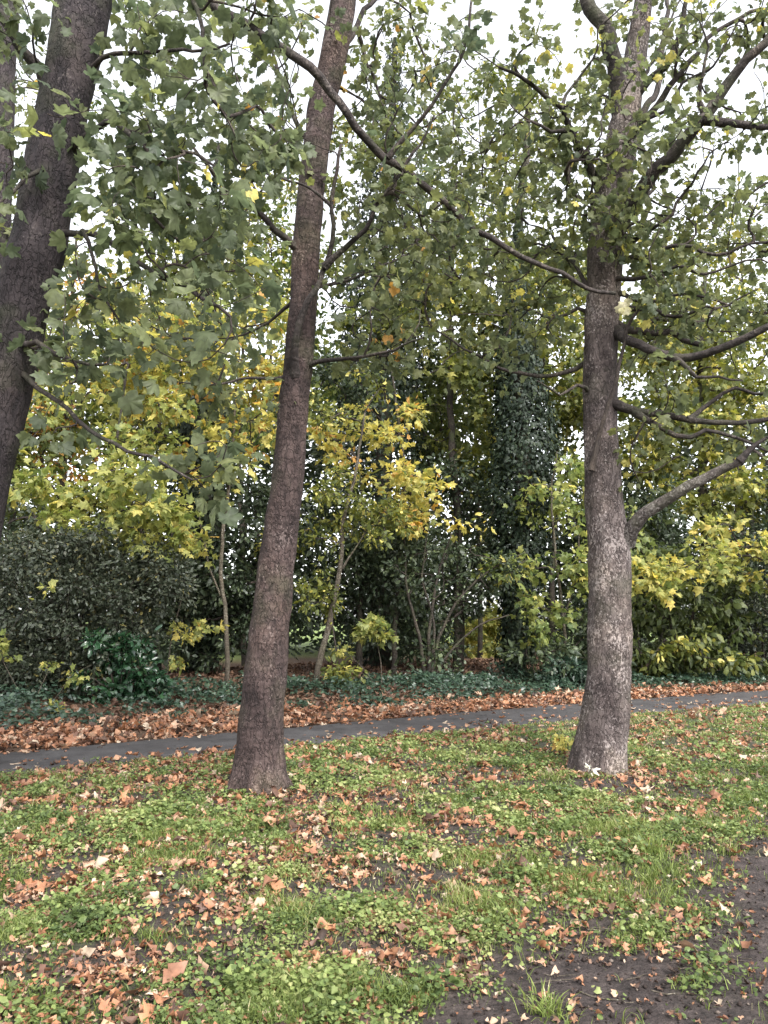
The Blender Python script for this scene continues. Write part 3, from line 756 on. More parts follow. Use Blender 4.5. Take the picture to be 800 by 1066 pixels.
D(pl([(650, 563, Y - .05), (664, 541, Y - .25), (696, 520, Y - .45), (730, 503, Y - .6), (758, 488, Y - .7), (774, 478, Y - .75)]), .075, .036, mat='bark_lowlimb')
D(pl([(770, 480, Y - .75), (786, 462, Y - .8), (812, 450, Y - .9)]), .03, .012)
D(pl([(616, 490, Y - .2), (626, 445, Y - .24), (638, 408, Y - .33), (648, 372, Y - .34), (652, 345, Y - .36), (668, 320, Y - .5)]), .026, .016, mat='twig', label='thin dark shoot pressed against the trunk')
D(pl([(645, 305, Y - .1), (680, 314, Y - .3), (722, 306, Y - .4), (770, 322, Y - .6), (820, 330, Y - .8)]), .022, .008)
D(pl([(640, 270, Y), (672, 268, Y - .3), (700, 255, Y - .5), (745, 262, Y - .7), (810, 250, Y - .9)]), .03, .012)
D(pl([(622, 370, Y + .1), (588, 385, Y + .1), (550, 388, Y + .2), (500, 372, Y + .3), (455, 345, Y + .4)]), .03, .010)
D(pl([(612, 300, Y), (590, 270, Y + .2), (560, 255, Y + .3), (520, 258, Y + .4)]), .025, .008)
D(pl([(640, 190, Y + .1), (660, 150, Y + .7), (690, 60, Y + 1.2), (700, -40, Y + 1.6)]), .06, .02)
for q in [[(660, 250, -.1), (690, 232, -.5), (715, 205, -.6), (728, 172, -.8), (752, 150, -.9)], [(648, 225, 0), (680, 190, .3), (700, 150, .4), (704, 100, .5), (722, 60, .6)], [(650, 160, 0), (668, 128, -.3), (690, 118, -.4), (712, 88, -.6), (742, 70, -.8), (770, 20, -1)],
          [(640, 290, -.1), (676, 292, -.5), (704, 276, -.7), (736, 282, -.9), (780, 268, -1.1), (822, 276, -1.2)], [(632, 240, 0), (618, 214, -.3), (622, 180, -.5), (612, 150, -.6)], [(662, 90, 0), (690, 50, .2), (700, 10, .3), (730, -30, .3)],
          [(700, 372, -.7), (722, 392, -.8), (748, 388, -.9), (774, 396, -1)], [(735, 122, -.9), (726, 92, -1), (735, 60, -1.1), (728, 22, -1.2)], [(650, 320, -.1), (690, 330, -.4), (735, 322, -.6), (790, 300, -.8)], [(620, 330, 0), (596, 320, .1), (574, 332, .2), (545, 322, .3)],
          [(622, 410, 0), (600, 402, -.2), (582, 410, -.3), (560, 396, -.4)], [(595, 135, -.4), (570, 140, -.5), (548, 128, -.6), (520, 136, -.7)]]:
    D(pl([(a_, b_, Y + c_) for a_, b_, c_ in q]), .026, .007, wob=.06, sides=7)
pts = blobs((540, 110, 55, 50, Y - .6, .8, 30), (560, 205, 90, 60, Y, 1.2, 62), (700, 205, 90, 60, Y - .3, 1.3, 66), (765, 165, 60, 60, Y - .9, .9, 32),
            (760, 35, 60, 30, Y - .9, 1.0, 34), (700, 10, 60, 25, Y, 1.0, 26), (640, 240, 90, 50, Y - .2, 1.1, 44), (745, 290, 85, 50, Y - .5, 1.1, 48),
            (560, 330, 90, 60, Y + .2, 1.2, 50), (670, 320, 60, 40, Y - .1, 1.0, 20), (755, 400, 60, 60, Y - .6, 1.0, 28), (480, 330, 70, 60, Y + .3, 1.0, 34),
            (610, 110, 40, 50, Y, .8, 14), (655, 150, 60, 60, Y - .6, .6, 30), (640, 60, 60, 50, Y - .4, .7, 18), (660, 270, 40, 40, Y - .5, .5, 14), (470, 120, 55, 70, Y - .5, .9, 26), (710, 470, 70, 40, Y - .4, .8, 20), (620, -110, 220, 90, Y, 1.8, 70), (500, 240, 50, 40, Y, .9, 20), (860, 200, 60, 180, Y - 1, 1.2, 40), (560, 250, 90, 60, Y + .8, .7, 50), (500, 300, 80, 60, Y + .8, .7, 44), (700, 250, 90, 70, Y + .9, .7, 60), (730, 340, 80, 50, Y + .8, .7, 36), (590, 180, 70, 60, Y + .9, .6, 36), (760, 120, 50, 30, Y - .5, .7, 14), (750, 20, 70, 28, Y - .8, .7, 44), (650, 120, 50, 70, Y - .7, .5, 30), (640, 215, 50, 40, Y - .6, .5, 22), (760, 240, 60, 40, Y - .4, .7, 24), clear=CLEAR, thin=.86)
rt.grow(pts, wander=.10).twigs(.0042, .5)
rt.crown('leaf_right', SYC, .083, 8.6, .27, tint=(.5, .22), flat=.35, bare=.25)
# pale leaves hanging by the fork
cpt = at(649, 312, Y - .45)
n = 9
bs = cpt + rng.normal(0, 1, (n, 3)) * np.array([.035, .03, .09])
V, T, k = leaves(bs, np.tile([0.1, 0, -1.0], (n, 1)) + rng.normal(0, .3, (n, 3)), np.tile([0, -1.0, .2], (n, 1)) + rng.normal(0, .4, (n, 3)), rng.uniform(.06, .10, n), SYC)
mesh_obj('pale_leaves', V, T, leaf_mat('pale_leaf', [(0, (.5, .47, .25)), (1, (.6, .55, .38))], .35), rt.root, np.repeat(rng.uniform(0, 1, n), k), origin=rt.base)['label'] = 'bunch of pale cream-yellow leaves by the fork'

# left
Y = 5.7
px_line = [(-98, 885), (-92, 862), (-82, 800), (-62, 700), (-40, 600), (-16, 480), (2, 400), (18, 330), (40, 250), (58, 150), (74, 75), (86, 0), (98, -80), (116, -200), (130, -330)]
wid = [80, 72, 64, 58, 54, 51, 51, 52, 48, 44, 43, 46, 42, 36, 24]
P = [at(a, b_, Y) for a, b_ in px_line]; P[0][2] = -.12
lt = Tree('sycamore_tree', (P[0][0], Y, 0), 'dark leaning sycamore trunk cut off by the left edge of the photo', 'tree', 'sycamores on the lawn')
lt.limb(P, 0, 0, 'trunk', 'bark_left', 40, .05, .2, .012, (.5, 1), buttress(5, .3, 1.1, .22), radii=(arc(P), radius_at(P, wid)))
D = lt.limb
D(pl([(56, 100, Y), (42, 74, Y - .1), (24, 48, Y - .2), (0, 12, Y - .3), (-40, -40, Y - .4)]), .05, .025)
D(pl([(92, 76, Y), (118, 56, Y - .2), (158, 52, Y - .4), (200, 52, Y - .6), (240, 45, Y - .7)]), .02, .008)
D(pl([(50, 246, Y), (90, 240, Y - .25), (122, 258, Y - .4), (160, 284, Y - .6), (205, 303, Y - .7), (240, 330, Y - .8)]), .03, .010)
D(pl([(86, 240, Y - .25), (96, 266, Y - .3), (104, 300, Y - .35), (120, 326, Y - .4), (148, 352, Y - .5)]), .014, .006)
D(pl([(10, 345, Y), (40, 360, Y - .3), (76, 377, Y - .5), (110, 380, Y - .6)]), .028, .010)
D(pl([(14, 380, Y), (40, 404, Y - .2), (66, 426, Y - .3), (92, 446, Y - .4), (130, 470, Y - .5), (160, 478, Y - .55), (200, 500, Y - .6)]), .022, .008)
D(pl([(72, 160, Y), (110, 130, Y - .3), (150, 150, Y - .6), (185, 155, Y - .8), (225, 175, Y - 1)]), .025, .008)
D(pl([(60, 160, Y), (30, 190, Y - .3), (5, 210, Y - .5), (-30, 240, Y - .6)]), .02, .008)
# the long drooping limb that crosses in front of both other trunks
D(pl([(112, -170, Y), (140, -120, Y + .0), (175, -45, Y + .0), (212, 0, Y + .1), (252, 24, Y + .2), (290, 50, Y + .3), (322, 72, Y + .4), (342, 94, Y + .5), (370, 132, Y + .6), (402, 162, Y + .8), (430, 184, Y + .9), (462, 208, Y + 1.1), (500, 240, Y + 1.3), (540, 266, Y + 1.5), (576, 282, Y + 1.7), (612, 301, Y + 1.8), (640, 306, Y + 1.9)]), .052, .02, wob=.03, power=1.1, attach=(.12, .98),
  label='long bare limb drooping diagonally across the picture')
D(pl([(404, 164, Y + .8), (430, 132, Y + .7), (455, 95, Y + .6), (482, 62, Y + .5), (490, 20, Y + .4), (496, -30, Y + .4)]), .02, .009)
D(pl([(100, -90, Y), (160, -60, Y - .4), (205, 10, Y - .7), (215, 60, Y - .9), (228, 100, Y - 1)]), .03, .010)
pts = blobs((110, 200, 50, 70, Y - .5, .8, 30), (185, 110, 50, 50, Y - .5, .7, 24), (245, 105, 50, 60, Y - .4, .8, 28), (60, 325, 75, 50, Y - .4, .8, 15),
            (150, 355, 90, 50, Y - .5, .9, 14), (225, 300, 60, 50, Y - .4, .8, 15), (15, 195, 40, 60, Y - .4, .7, 18), (18, 40, 40, 50, Y - .2, .8, 20), (290, 140, 45, 55, Y + .1, .6, 18),
            (205, 490, 45, 30, Y - .5, .5, 10), (90, 400, 60, 40, Y - .4, .7, 6), (225, 25, 70, 30, Y - .4, .9, 26), (130, 15, 40, 30, Y, .8, 12), (180, 230, 60, 40, Y - .6, .7, 24), (130, -110, 170, 90, Y, 1.4, 60), (120, 90, 60, 60, Y - .4, .7, 14), (260, 230, 50, 60, Y - .3, .7, 14), (100, 260, 60, 50, Y - .4, .7, 16),
            (-60, 200, 60, 200, Y - .3, 1.0, 40), (480, 40, 20, 25, Y + .4, .3, 5), (440, 150, 60, 40, Y + .8, .5, 10), (30, 420, 30, 50, Y - .5, .5, 8), (300, 60, 50, 60, Y + .3, .6, 12), (200, 190, 60, 70, Y - .3, .7, 16), clear=CLEAR, thin=1.1, p=.85)
lt.grow(pts, wander=.08).twigs(.0034, .5)
lt.crown('leaf_left', SYC, .10, 6.6, .27, tint=(.47, .22), flat=.35, bare=.2)

# fourth trunk at the corner, behind the left one
Y = 8.6
P = [at(a, b_, Y) for a, b_ in [(-30, 800), (-26, 740), (-20, 600), (-14, 430), (-4, 250), (2, 100), (8, -20), (14, -200)]]; P[0][2] = -.1
ft = Tree('sycamore_tree', (P[0][0], Y, 0), 'further sycamore trunk just showing in the top left corner behind the leaning one', 'tree', 'sycamores on the lawn')
ft.limb(P, .2, .12, 'trunk', 'bark_left', 24, .08, .14, .02, (.5, 1), buttress(5, .4, .4, .22))
pts = blobs((-20, 250, 60, 120, Y, 1.0, 30), (20, 110, 60, 60, Y, 1.0, 14), (-10, -60, 120, 100, Y, 1.4, 30), (40, 290, 40, 40, Y, .7, 10))
ft.grow(pts, .2).twigs(.004, .5)
ft.crown('leaf_middle', SYC2, .14, 7, .22, tint=(.5, .24))

# ================================================================== THE WOOD BEYOND THE PATH
def Yw(px, dy=0.0):
    return float(np.interp(px, [-300, 0, 400, 800, 1100], [10.6, 12.3, 15.2, 18.3, 21])) + dy
def foot(px, Y):
    x = at(px, 690, Y)[0]
    return np.array([x, Y, float(height(np.array([[x]]), np.array([[Y]]))[0, 0])])
def plant(name, label, cat, px, Y, stems, bl, mat, shape, size, per=9, spread=.25, bark='bark_wood', droop=.35, flat=.5, tint=(.5, .25), tw=.0035, step=.28, group=None, leafname='crown', attach=(.3, 1), sides=8, twe=.5, dens=1.45):
    """stems: list of (pixel polyline from the foot up, radius at foot, radius at top[, depth drift])"""
    b_ = foot(px, Y)
    t = Tree(name, b_, label, cat, group)
    for i, st in enumerate(stems):
        pts_, r0, r1 = st[:3]
        dz = st[3] if len(st) > 3 else 0.0
        k = len(pts_)
        P = [b_ + np.array([0, 0, -.1])] if st[0][0] is None else []
        for j, q in enumerate(pts_):
            if q is None: continue
            P.append(at(q[0], q[1], Y + dz * j / max(1, k - 1)))
        t.limb(P, r0, r1, 'trunk' if i == 0 and len(stems) < 3 else 'stem', bark, sides, .22, .2, .05, attach)
    t.grow(blobs(*[(*q[:6], int(q[6] * dens)) for q in bl]), step, .07)
    t.twigs(tw, twe, 3, .06)
    t.crown(mat, shape, size, per, spread, droop, flat, tint, leafname, tipback=4)
    return t
Z0 = None
WG = 'trees and shrubs of the wood'

# --- evergreen shrubs at the left
Y = Yw(70, 1.3)
plant('evergreen_shrub', 'large greyish small-leaved shrub filling the left edge beyond the path', 'shrub', 70, Y,
      [([Z0, (60, 680), (40, 600), (20, 560)], .04, .01), ([Z0, (80, 680), (90, 610), (110, 540)], .05, .012), ([Z0, (100, 690), (140, 640), (175, 590)], .04, .01), ([Z0, (50, 700), (10, 650), (-40, 600)], .04, .01)],
      [(60, 630, 110, 66, Y, 1.3, 400), (150, 612, 45, 46, Y - .1, .8, 100), (70, 570, 40, 24, Y, .8, 26), (175, 590, 26, 24, Y, .6, 14), (15, 580, 30, 16, Y - .2, .6, 14), (15, 705, 75, 42, Y - .3, .8, 160), (110, 575, 60, 28, Y + .2, .9, 46), (-60, 640, 80, 100, Y, 1.2, 120), (60, 690, 60, 50, Y + .3, .8, 140)],
      'leaf_privet', OVAL, .074, 27, .26, droop=.1, flat=.3, tw=.0025)
Y = Yw(125, .35)
plant('laurel_shrub', 'dark glossy green laurel standing low at the edge of the leaf drift', 'shrub', 125, Y,
      [([Z0, (120, 715), (112, 685)], .025, .01), ([Z0, (130, 715), (140, 680)], .025, .01), ([Z0, (126, 720), (126, 672)], .02, .008)],
      [(125, 700, 46, 38, Y, .6, 120), (120, 672, 28, 16, Y, .4, 30)], 'leaf_laurel', OVAL, .12, 10, .16, droop=.3, flat=.5, tw=.003)
Y = Yw(50, -.1)
plant('maple_seedling', 'thin seedling with a few yellow leaves in front of the greyish shrub', 'sapling', 40, Y,
      [([Z0, (38, 725), (50, 700)], .010, .004), ([Z0, (52, 735), (72, 705), (96, 692)], .008, .003), ([Z0, (20, 720), (4, 690)], .009, .004)],
      [(65, 700, 32, 10, Y, .3, 10), (62, 738, 10, 10, Y - .1, .2, 5), (4, 688, 10, 24, Y, .3, 9), (45, 612, 12, 5, Y, .15, 3)], 'leaf_lime', SYC2, .10, 4, .1, 'bark_sapling', tw=.002, tint=(.65, .2))

# --- yellow maples
Y = Yw(150, 1.9)
plant('maple_tree', 'bright lime-yellow young maple arching over the greyish shrub', 'tree', 125, Y,
      [([Z0, (122, 650), (112, 560), (118, 480), (130, 400)], .06, .02, -.3)],
      [(135, 520, 68, 42, Y - 1.0, .9, 110), (165, 550, 34, 24, Y - 1.2, .5, 36), (60, 530, 50, 36, Y - .8, .8, 44), (25, 495, 40, 30, Y - .6, .8, 24), (120, 440, 80, 40, Y - .3, 1.0, 44), (100, 370, 80, 50, Y, 1.0, 44), (190, 330, 80, 40, Y, 1.0, 34), (60, 300, 50, 50, Y, 1.0, 20)],
      'leaf_lime', SYC2, .15, 5.6, .34, droop=.25, flat=1.0, tint=(.66, .2), tw=.0035, dens=1.5)
Y = Yw(232, 2.3)
plant('maple_tree', 'golden-leaved maple with a thin bare stem left of the middle sycamore', 'tree', 236, Y,
      [([Z0, (237, 690), (233, 630), (231, 575), (238, 500), (246, 430), (250, 360)], .055, .018), ([(230, 620), (219, 590), (212, 560), (205, 520)], .022, .01)],
      [(245, 420, 55, 55, Y - .3, 1.1, 80), (205, 382, 62, 40, Y - .2, 1.0, 60), (270, 385, 30, 35, Y, .7, 24), (220, 480, 65, 38, Y - .5, 1.0, 60), (255, 345, 60, 35, Y, .9, 36), (205, 572, 26, 14, Y - .5, .4, 10), (160, 430, 50, 14, Y, .9, 30), (240, 375, 60, 14, Y - .5, 1, 44), (180, 350, 60, 14, Y - .3, 1, 36), (285, 330, 40, 30, Y, .9, 24), (130, 395, 60, 12, Y, .9, 30)],
      'leaf_yellow', SYC2, .15, 5.0, .34, 'bark_sapling', droop=.25, flat=.95, tint=(.55, .26), tw=.0035, dens=1.35)
Y = Yw(174, .7)
plant('sapling', 'pale slender sapling with a few cream-yellow leaves beside the laurel', 'sapling', 171, Y,
      [([Z0, (171, 730), (175, 690), (180, 655), (190, 620)], .018, .008)],
      [(182, 662, 18, 10, Y, .25, 8), (212, 655, 30, 14, Y, .4, 14), (195, 690, 30, 6, Y, .3, 6)], 'leaf_yellow', SYC2, .11, 4, .12, 'bark_sapling', tw=.002, tint=(.5, .2))
Y = Yw(345, 1.6)
plant('hazel_tree', 'leaning brown-stemmed hazel just right of the middle sycamore', 'tree', 328, Y,
      [([Z0, (334, 680), (345, 640), (355, 590), (358, 545), (372, 480), (380, 430)], .075, .02), ([(357, 592), (370, 572), (386, 545)], .025, .01)],
      [(365, 530, 50, 40, Y, .9, 70), (330, 615, 24, 40, Y, .6, 36), (400, 540, 40, 30, Y - .3, .7, 40), (300, 560, 30, 40, Y + .5, .7, 30), (340, 700, 40, 12, Y - .6, .4, 14), (350, 430, 40, 30, Y, .8, 30), (380, 400, 30, 20, Y, .6, 16)],
      'leaf_olive', OVAL, .11, 9, .25, 'bark_sapling', droop=.3, flat=.7, tint=(.6, .25), tw=.003)
Y = Yw(400, 2.8)
plant('maple_tree', 'yellow-crowned maple glowing in the gap between the two sycamores', 'tree', 410, Y,
      [([Z0, (412, 640), (418, 560), (420, 480), (412, 420), (405, 370)], .07, .02)],
      [(432, 496, 50, 18, Y - 1, .9, 60), (368, 486, 34, 12, Y - .7, .7, 24), (398, 452, 42, 11, Y - .7, .8, 26), (455, 540, 50, 12, Y - 1, .7, 40), (440, 520, 40, 12, Y - .6, .7, 24), (365, 455, 36, 10, Y - .8, .6, 22), (420, 425, 30, 10, Y - .5, .6, 14), (375, 425, 20, 10, Y - .3, .5, 9), (345, 450, 26, 14, Y, .6, 10)],
      'leaf_yellow', SYC2, .15, 5.6, .34, droop=.25, flat=1.0, tint=(.66, .22), tw=.0035, dens=.85)
Y = Yw(392, .9)
plant('maple_seedling', 'small pale-yellow seedling low down beyond the path between the sycamores', 'sapling', 398, Y,
      [([Z0, (396, 690), (392, 650)], .012, .005), ([Z0, (380, 700), (362, 680)], .008, .004)],
      [(392, 655, 30, 16, Y, .4, 26), (358, 678, 10, 6, Y, .2, 4), (372, 702, 28, 8, Y - .2, .3, 8)], 'leaf_yellow', SYC2, .12, 6, .14, 'bark_sapling', tw=.002, tint=(.3, .2), flat=.8)
Y = Yw(440, 1.6)
plant('elder_shrub', 'dark many-stemmed elder spreading like a fan in the shade', 'shrub', 445, Y,
      [([Z0, (436, 660), (424, 610), (420, 550)], .05, .015), ([Z0, (448, 650), (455, 600), (470, 555)], .05, .015), ([Z0, (458, 665), (480, 620), (515, 590), (548, 575)], .045, .012), ([Z0, (452, 650), (440, 600), (446, 550)], .04, .012), ([Z0, (466, 680), (500, 650), (530, 640)], .035, .012)],
      [(460, 600, 70, 40, Y, 1.0, 80), (430, 560, 40, 30, Y + .3, .7, 36), (440, 690, 40, 24, Y, .6, 30), (520, 600, 30, 30, Y, .6, 20)],
      'leaf_dark', OVAL, .11, 8, .25, droop=.3, tint=(.7, .25), tw=.004)

# --- ivy-clad trees
def ivy_tree(label, px, Y, line, r0, r1, prof, crown_blobs, mat='leaf_olive', tint=(.4, .25)):
    t = plant('ivy_clad_tree', label, 'tree', px, Y, [([Z0] + line, r0, r1)], crown_blobs, mat, SYC2, .16, 7, .3, tint=tint, tw=.005, step=.35, attach=(.35, 1), sides=14, dens=1.8)
    # ivy: leaves wrapped round the trunk, thicker where prof says
    P = spline([at(q[0], q[1], Y) for q in line], .08)
    pyl = np.array([project(*p_)[1] for p_ in P])
    wpx = np.interp(pyl, [q[0] for q in prof], [q[1] for q in prof])
    n = 15000
    w_ = wpx / wpx.sum(); ii = rng.choice(len(P), n, p=w_)
    s_ = Y / F / cp
    a = rng.uniform(0, 6.283, n)
    lump = .45 + 1.1 * fbm(P[ii][:, 2] * 1.1, np.cos(a) * .8 + px, np.sin(a) * .8, 13, 3)
    rr = wpx[ii] * s_ * .5 * lump * rng.uniform(.55, 1.08, n)
    B = P[ii] + np.stack([np.cos(a) * rr, np.sin(a) * rr, rng.normal(0, .12, n)], -1)
    nr = np.stack([np.cos(a), np.sin(a), .35 + 0 * a], -1) + rng.normal(0, .4, (n, 3))
    axx = np.stack([np.cos(a) * .3, np.sin(a) * .3, -1 + 0 * a], -1) + rng.normal(0, .4, (n, 3))
    V, T, k = leaves(B, axx, nr, rng.uniform(.07, .13, n), IVY)
    mesh_obj('ivy', V, T, M['leaf_ivy_high'], t.root, np.repeat(np.clip(rng.normal(.45, .25, n), 0, 1), k), origin=t.base)
    return t
M['leaf_ivy_high'] = leaf_mat('ivy_leaf_dark', [(0, (.009, .016, .010)), (.6, (.018, .029, .016)), (1, (.04, .055, .025))], .1, .5, .22)
Y = Yw(540, 2.4)
ivy_tree('tree bearded with dark ivy from head height up, left of the right sycamore', 537, Y,
         [(537, 690), (538, 640), (541, 580), (544, 500), (542, 420), (536, 330), (540, 240), (548, 150), (552, 70)], .26, .06,
         [(60, 1), (160, 3), (230, 10), (330, 30), (390, 58), (450, 72), (520, 68), (580, 54), (640, 38), (700, 36)],
         [(530, 300, 60, 60, Y, 1.6, 40), (560, 170, 70, 80, Y, 1.8, 40), (520, 90, 60, 50, Y, 1.6, 14), (505, 370, 40, 50, Y, 1.2, 24)])
Y = Yw(395, 5.5)
ivy_tree('tall broad column of blue-green ivy rising far behind the golden maples', 396, Y,
         [(396, 690), (398, 600), (400, 500), (398, 400), (396, 300), (402, 210), (408, 120), (412, 40)], .3, .07,
         [(40, 12), (150, 44), (220, 74), (300, 92), (380, 98), (480, 90), (600, 64), (700, 50)],
         [(400, 170, 70, 80, Y, 1.8, 44), (350, 260, 50, 60, Y, 1.4, 20), (440, 290, 50, 50, Y, 1.4, 24), (430, 90, 70, 60, Y, 1.8, 18)])
Y = Yw(215, 4.6)
ivy_tree('ivy-wrapped trunk half hidden behind the golden maple', 206, Y,
         [(206, 690), (208, 600), (212, 500), (214, 420), (216, 330), (220, 240), (228, 150)], .2, .05,
         [(150, 4), (300, 12), (380, 36), (450, 54), (560, 50), (650, 40), (700, 36)],
         [(230, 250, 60, 60, Y, 1.6, 18), (200, 340, 60, 40, Y, 1.4, 20)])

# --- green and yellow saplings by the right sycamore
Y = Yw(590, 1.0)
plant('sycamore_sapling', 'lime-leaved sapling crowded against the left of the right sycamore', 'sapling', 592, Y,
      [([Z0, (588, 650), (580, 590), (574, 530), (580, 470)], .045, .012), ([(588, 640), (600, 600), (604, 550)], .02, .008)],
      [(565, 522, 36, 22, Y, .8, 32), (592, 480, 26, 30, Y + .3, .8, 22), (520, 590, 22, 10, Y - .4, .5, 12), (572, 590, 38, 14, Y - .2, .8, 24), (576, 630, 36, 12, Y - .2, .8, 20), (600, 570, 22, 60, Y, .7, 26), (560, 660, 24, 18, Y - .4, .4, 14), (640, 560, 30, 60, Y + .6, .8, 30)],
      'leaf_lime', SYC2, .15, 5.0, .34, 'bark_sapling', droop=.25, flat=.75, tint=(.45, .24), tw=.003)
Y = Yw(600, .25)
plant('ivy_mound', 'dark rounded mound of ivy left of the right sycamore foot', 'shrub', 598, Y,
      [([Z0, (596, 712), (590, 695)], .02, .008), ([Z0, (602, 712), (612, 698)], .02, .008)],
      [(594, 706, 34, 16, Y, .7, 70), (600, 694, 22, 12, Y + .2, .5, 36)], 'leaf_ivy', IVY, .10, 14, .2, droop=.4, tw=.003)
Y = Yw(760, .3)
plant('maple_tree', 'golden spray of maple branches reaching in from the right edge', 'tree', 850, Y,
      [([Z0, (850, 650), (842, 600), (830, 540), (836, 460)], .09, .03), ([(846, 625), (800, 585), (750, 580), (700, 596), (668, 608)], .035, .010, -1.2)],
      [(705, 592, 52, 10, Y - 1, .7, 40), (765, 574, 48, 11, Y - .6, .8, 42), (812, 562, 40, 16, Y, .8, 34), (668, 608, 34, 8, Y - 1.2, .5, 20), (740, 545, 40, 8, Y, .8, 18), (800, 600, 40, 10, Y - .3, .6, 18), (880, 560, 60, 60, Y, 1.2, 40)],
      'leaf_yellow', SYC2, .16, 5.0, .34, droop=.25, flat=1.0, tint=(.42, .22), tw=.004)
Y = Yw(710, 1.1)
plant('broadleaved_shrub', 'deep green shrub with drooping leaf sprays right of the right sycamore', 'shrub', 715, Y,
      [([Z0, (705, 670), (690, 620), (672, 580)], .05, .015), ([Z0, (718, 660), (725, 610), (735, 560)], .05, .015), ([Z0, (726, 680), (755, 640), (785, 610)], .04, .012)],
      [(715, 640, 70, 50, Y, 1.2, 150), (685, 685, 40, 24, Y - .3, .7, 50), (755, 695, 44, 20, Y - .3, .7, 44), (690, 570, 40, 40, Y + .3, .8, 50), (760, 620, 40, 30, Y, .8, 50)],
      'leaf_olive', OVAL, .17, 8, .28, droop=.7, flat=.6, tint=(.1, .2), tw=.004)
Y = Yw(690, .6)
plant('broadleaved_shrub', 'low olive shrub tucked under the deep green one', 'shrub', 668, Y,
      [([Z0, (668, 690), (664, 650)], .02, .008), ([Z0, (675, 690), (690, 668)], .02, .008)],
      [(666, 672, 22, 36, Y, .5, 30), (700, 665, 40, 10, Y - .2, .5, 18), (735, 690, 30, 8, Y - .2, .4, 12)], 'leaf_olive', OVAL, .15, 7, .22, droop=.5, flat=.7, tint=(.6, .25), tw=.003)
Y = Yw(800, .7)
plant('evergreen_shrub', 'dense dark shrub at the right edge behind the golden spray', 'shrub', 800, Y,
      [([Z0, (796, 680), (790, 630)], .04, .012), ([Z0, (806, 680), (820, 630)], .04, .012), ([Z0, (800, 690), (804, 620)], .04, .012)],
      [(790, 655, 44, 50, Y, 1.0, 170), (850, 640, 60, 60, Y, 1.0, 90), (745, 660, 30, 40, Y + .7, .8, 70)], 'leaf_privet', OVAL, .09, 16, .26, droop=.2, flat=.4, tw=.003)

M['leaf_pale'] = leaf_mat('pale_leaf_dry', [(0, (.55, .52, .42)), (1, (.7, .68, .62))], .3)
Y = ground(592, 784)[1]
plant('maple_seedling', 'tiny bright yellow seedling in the grass left of the right sycamore foot', 'sapling', 592, Y, [([Z0, (592, 778), (593, 772)], .004, .002), ([Z0, (597, 779), (600, 776)], .003, .002)],
      [(590, 775, 11, 5, Y, .12, 22)], 'leaf_yellow', SYC2, .065, 4, .05, 'bark_sapling', tw=.001, step=.04, tint=(.6, .15), dens=1)
Y = ground(620, 826)[1]
plant('dead_stalk', 'pale dried stalk with white leaf scraps at the foot of the right sycamore', 'plant', 620, Y, [([Z0, (619, 815), (615, 803)], .004, .002), ([Z0, (628, 818), (636, 816)], .003, .002)],
      [(616, 801, 4, 3, Y, .05, 3)], 'leaf_pale', OVAL, .06, 2, .03, 'bark_sapling', tw=.001, step=.04, dens=1)

# --- dark hollies and deeper evergreens
for label, px, dy, bl in [
    ('shadowy holly behind the thin golden maple stem', 265, 3.6, [(225, 610, 50, 60, 0, 1.2, 120), (270, 540, 60, 60, 0, 1.2, 120), (200, 660, 50, 30, .2, 1, 60), (290, 640, 40, 50, 0, 1, 70)]),
    ('shadowy holly behind the leaning hazel', 375, 3.4, [(372, 620, 60, 60, 0, 1.2, 130), (400, 575, 50, 40, 0, 1.2, 80), (345, 560, 40, 60, 0, 1, 70), (350, 420, 36, 60, .8, 1, 70)]),
    ('shadowy holly behind the dark fan-stemmed elder', 475, 3.8, [(465, 600, 60, 50, 0, 1.2, 120), (480, 520, 50, 40, 0, 1.2, 60), (440, 660, 40, 30, 0, 1, 50)]),
    ('shadowy holly behind the right sycamore', 640, 3.2, [(640, 620, 60, 70, 0, 1.2, 140), (610, 660, 40, 40, 0, 1, 60), (670, 540, 50, 40, 0, 1.2, 70)]),
    ('shadowy holly deep behind the greyish shrub', 120, 4.4, [(120, 590, 70, 60, 0, 1.3, 130), (40, 590, 60, 60, 0, 1.3, 110), (170, 650, 50, 40, 0, 1, 60), (-60, 560, 80, 90, 0, 1.3, 80)]),
    ('shadowy holly behind the deep green shrub at the right', 770, 3.6, [(760, 610, 60, 60, 0, 1.3, 120), (820, 570, 60, 70, 0, 1.3, 90), (710, 580, 50, 40, 0, 1.2, 60)])]:
    Y = Yw(px, dy)
    plant('holly_tree', label, 'tree', px, Y, [([Z0, (px, 640), (px + 4, 560), (px - 2, 480)], .09, .02)], [(a, b_, c, d, Y + e, f, n) for a, b_, c, d, e, f, n in bl],
          'leaf_dark', OVAL, .125, 17, .34, droop=.2, flat=.4, tw=.004, step=.35, dens=1.5)
Y = Yw(555, 0.9)
plant('laurel_shrub', 'dark bushy laurel at the foot of the ivy-bearded tree', 'shrub', 560, Y,
      [([Z0, (556, 700), (548, 680)], .02, .01), ([Z0, (564, 700), (574, 678)], .02, .01)], [(566, 692, 34, 22, Y, .7, 60), (620, 670, 30, 40, Y + .5, .8, 60)], 'leaf_dark', OVAL, .13, 10, .2, tw=.003, tint=(.7, .25))

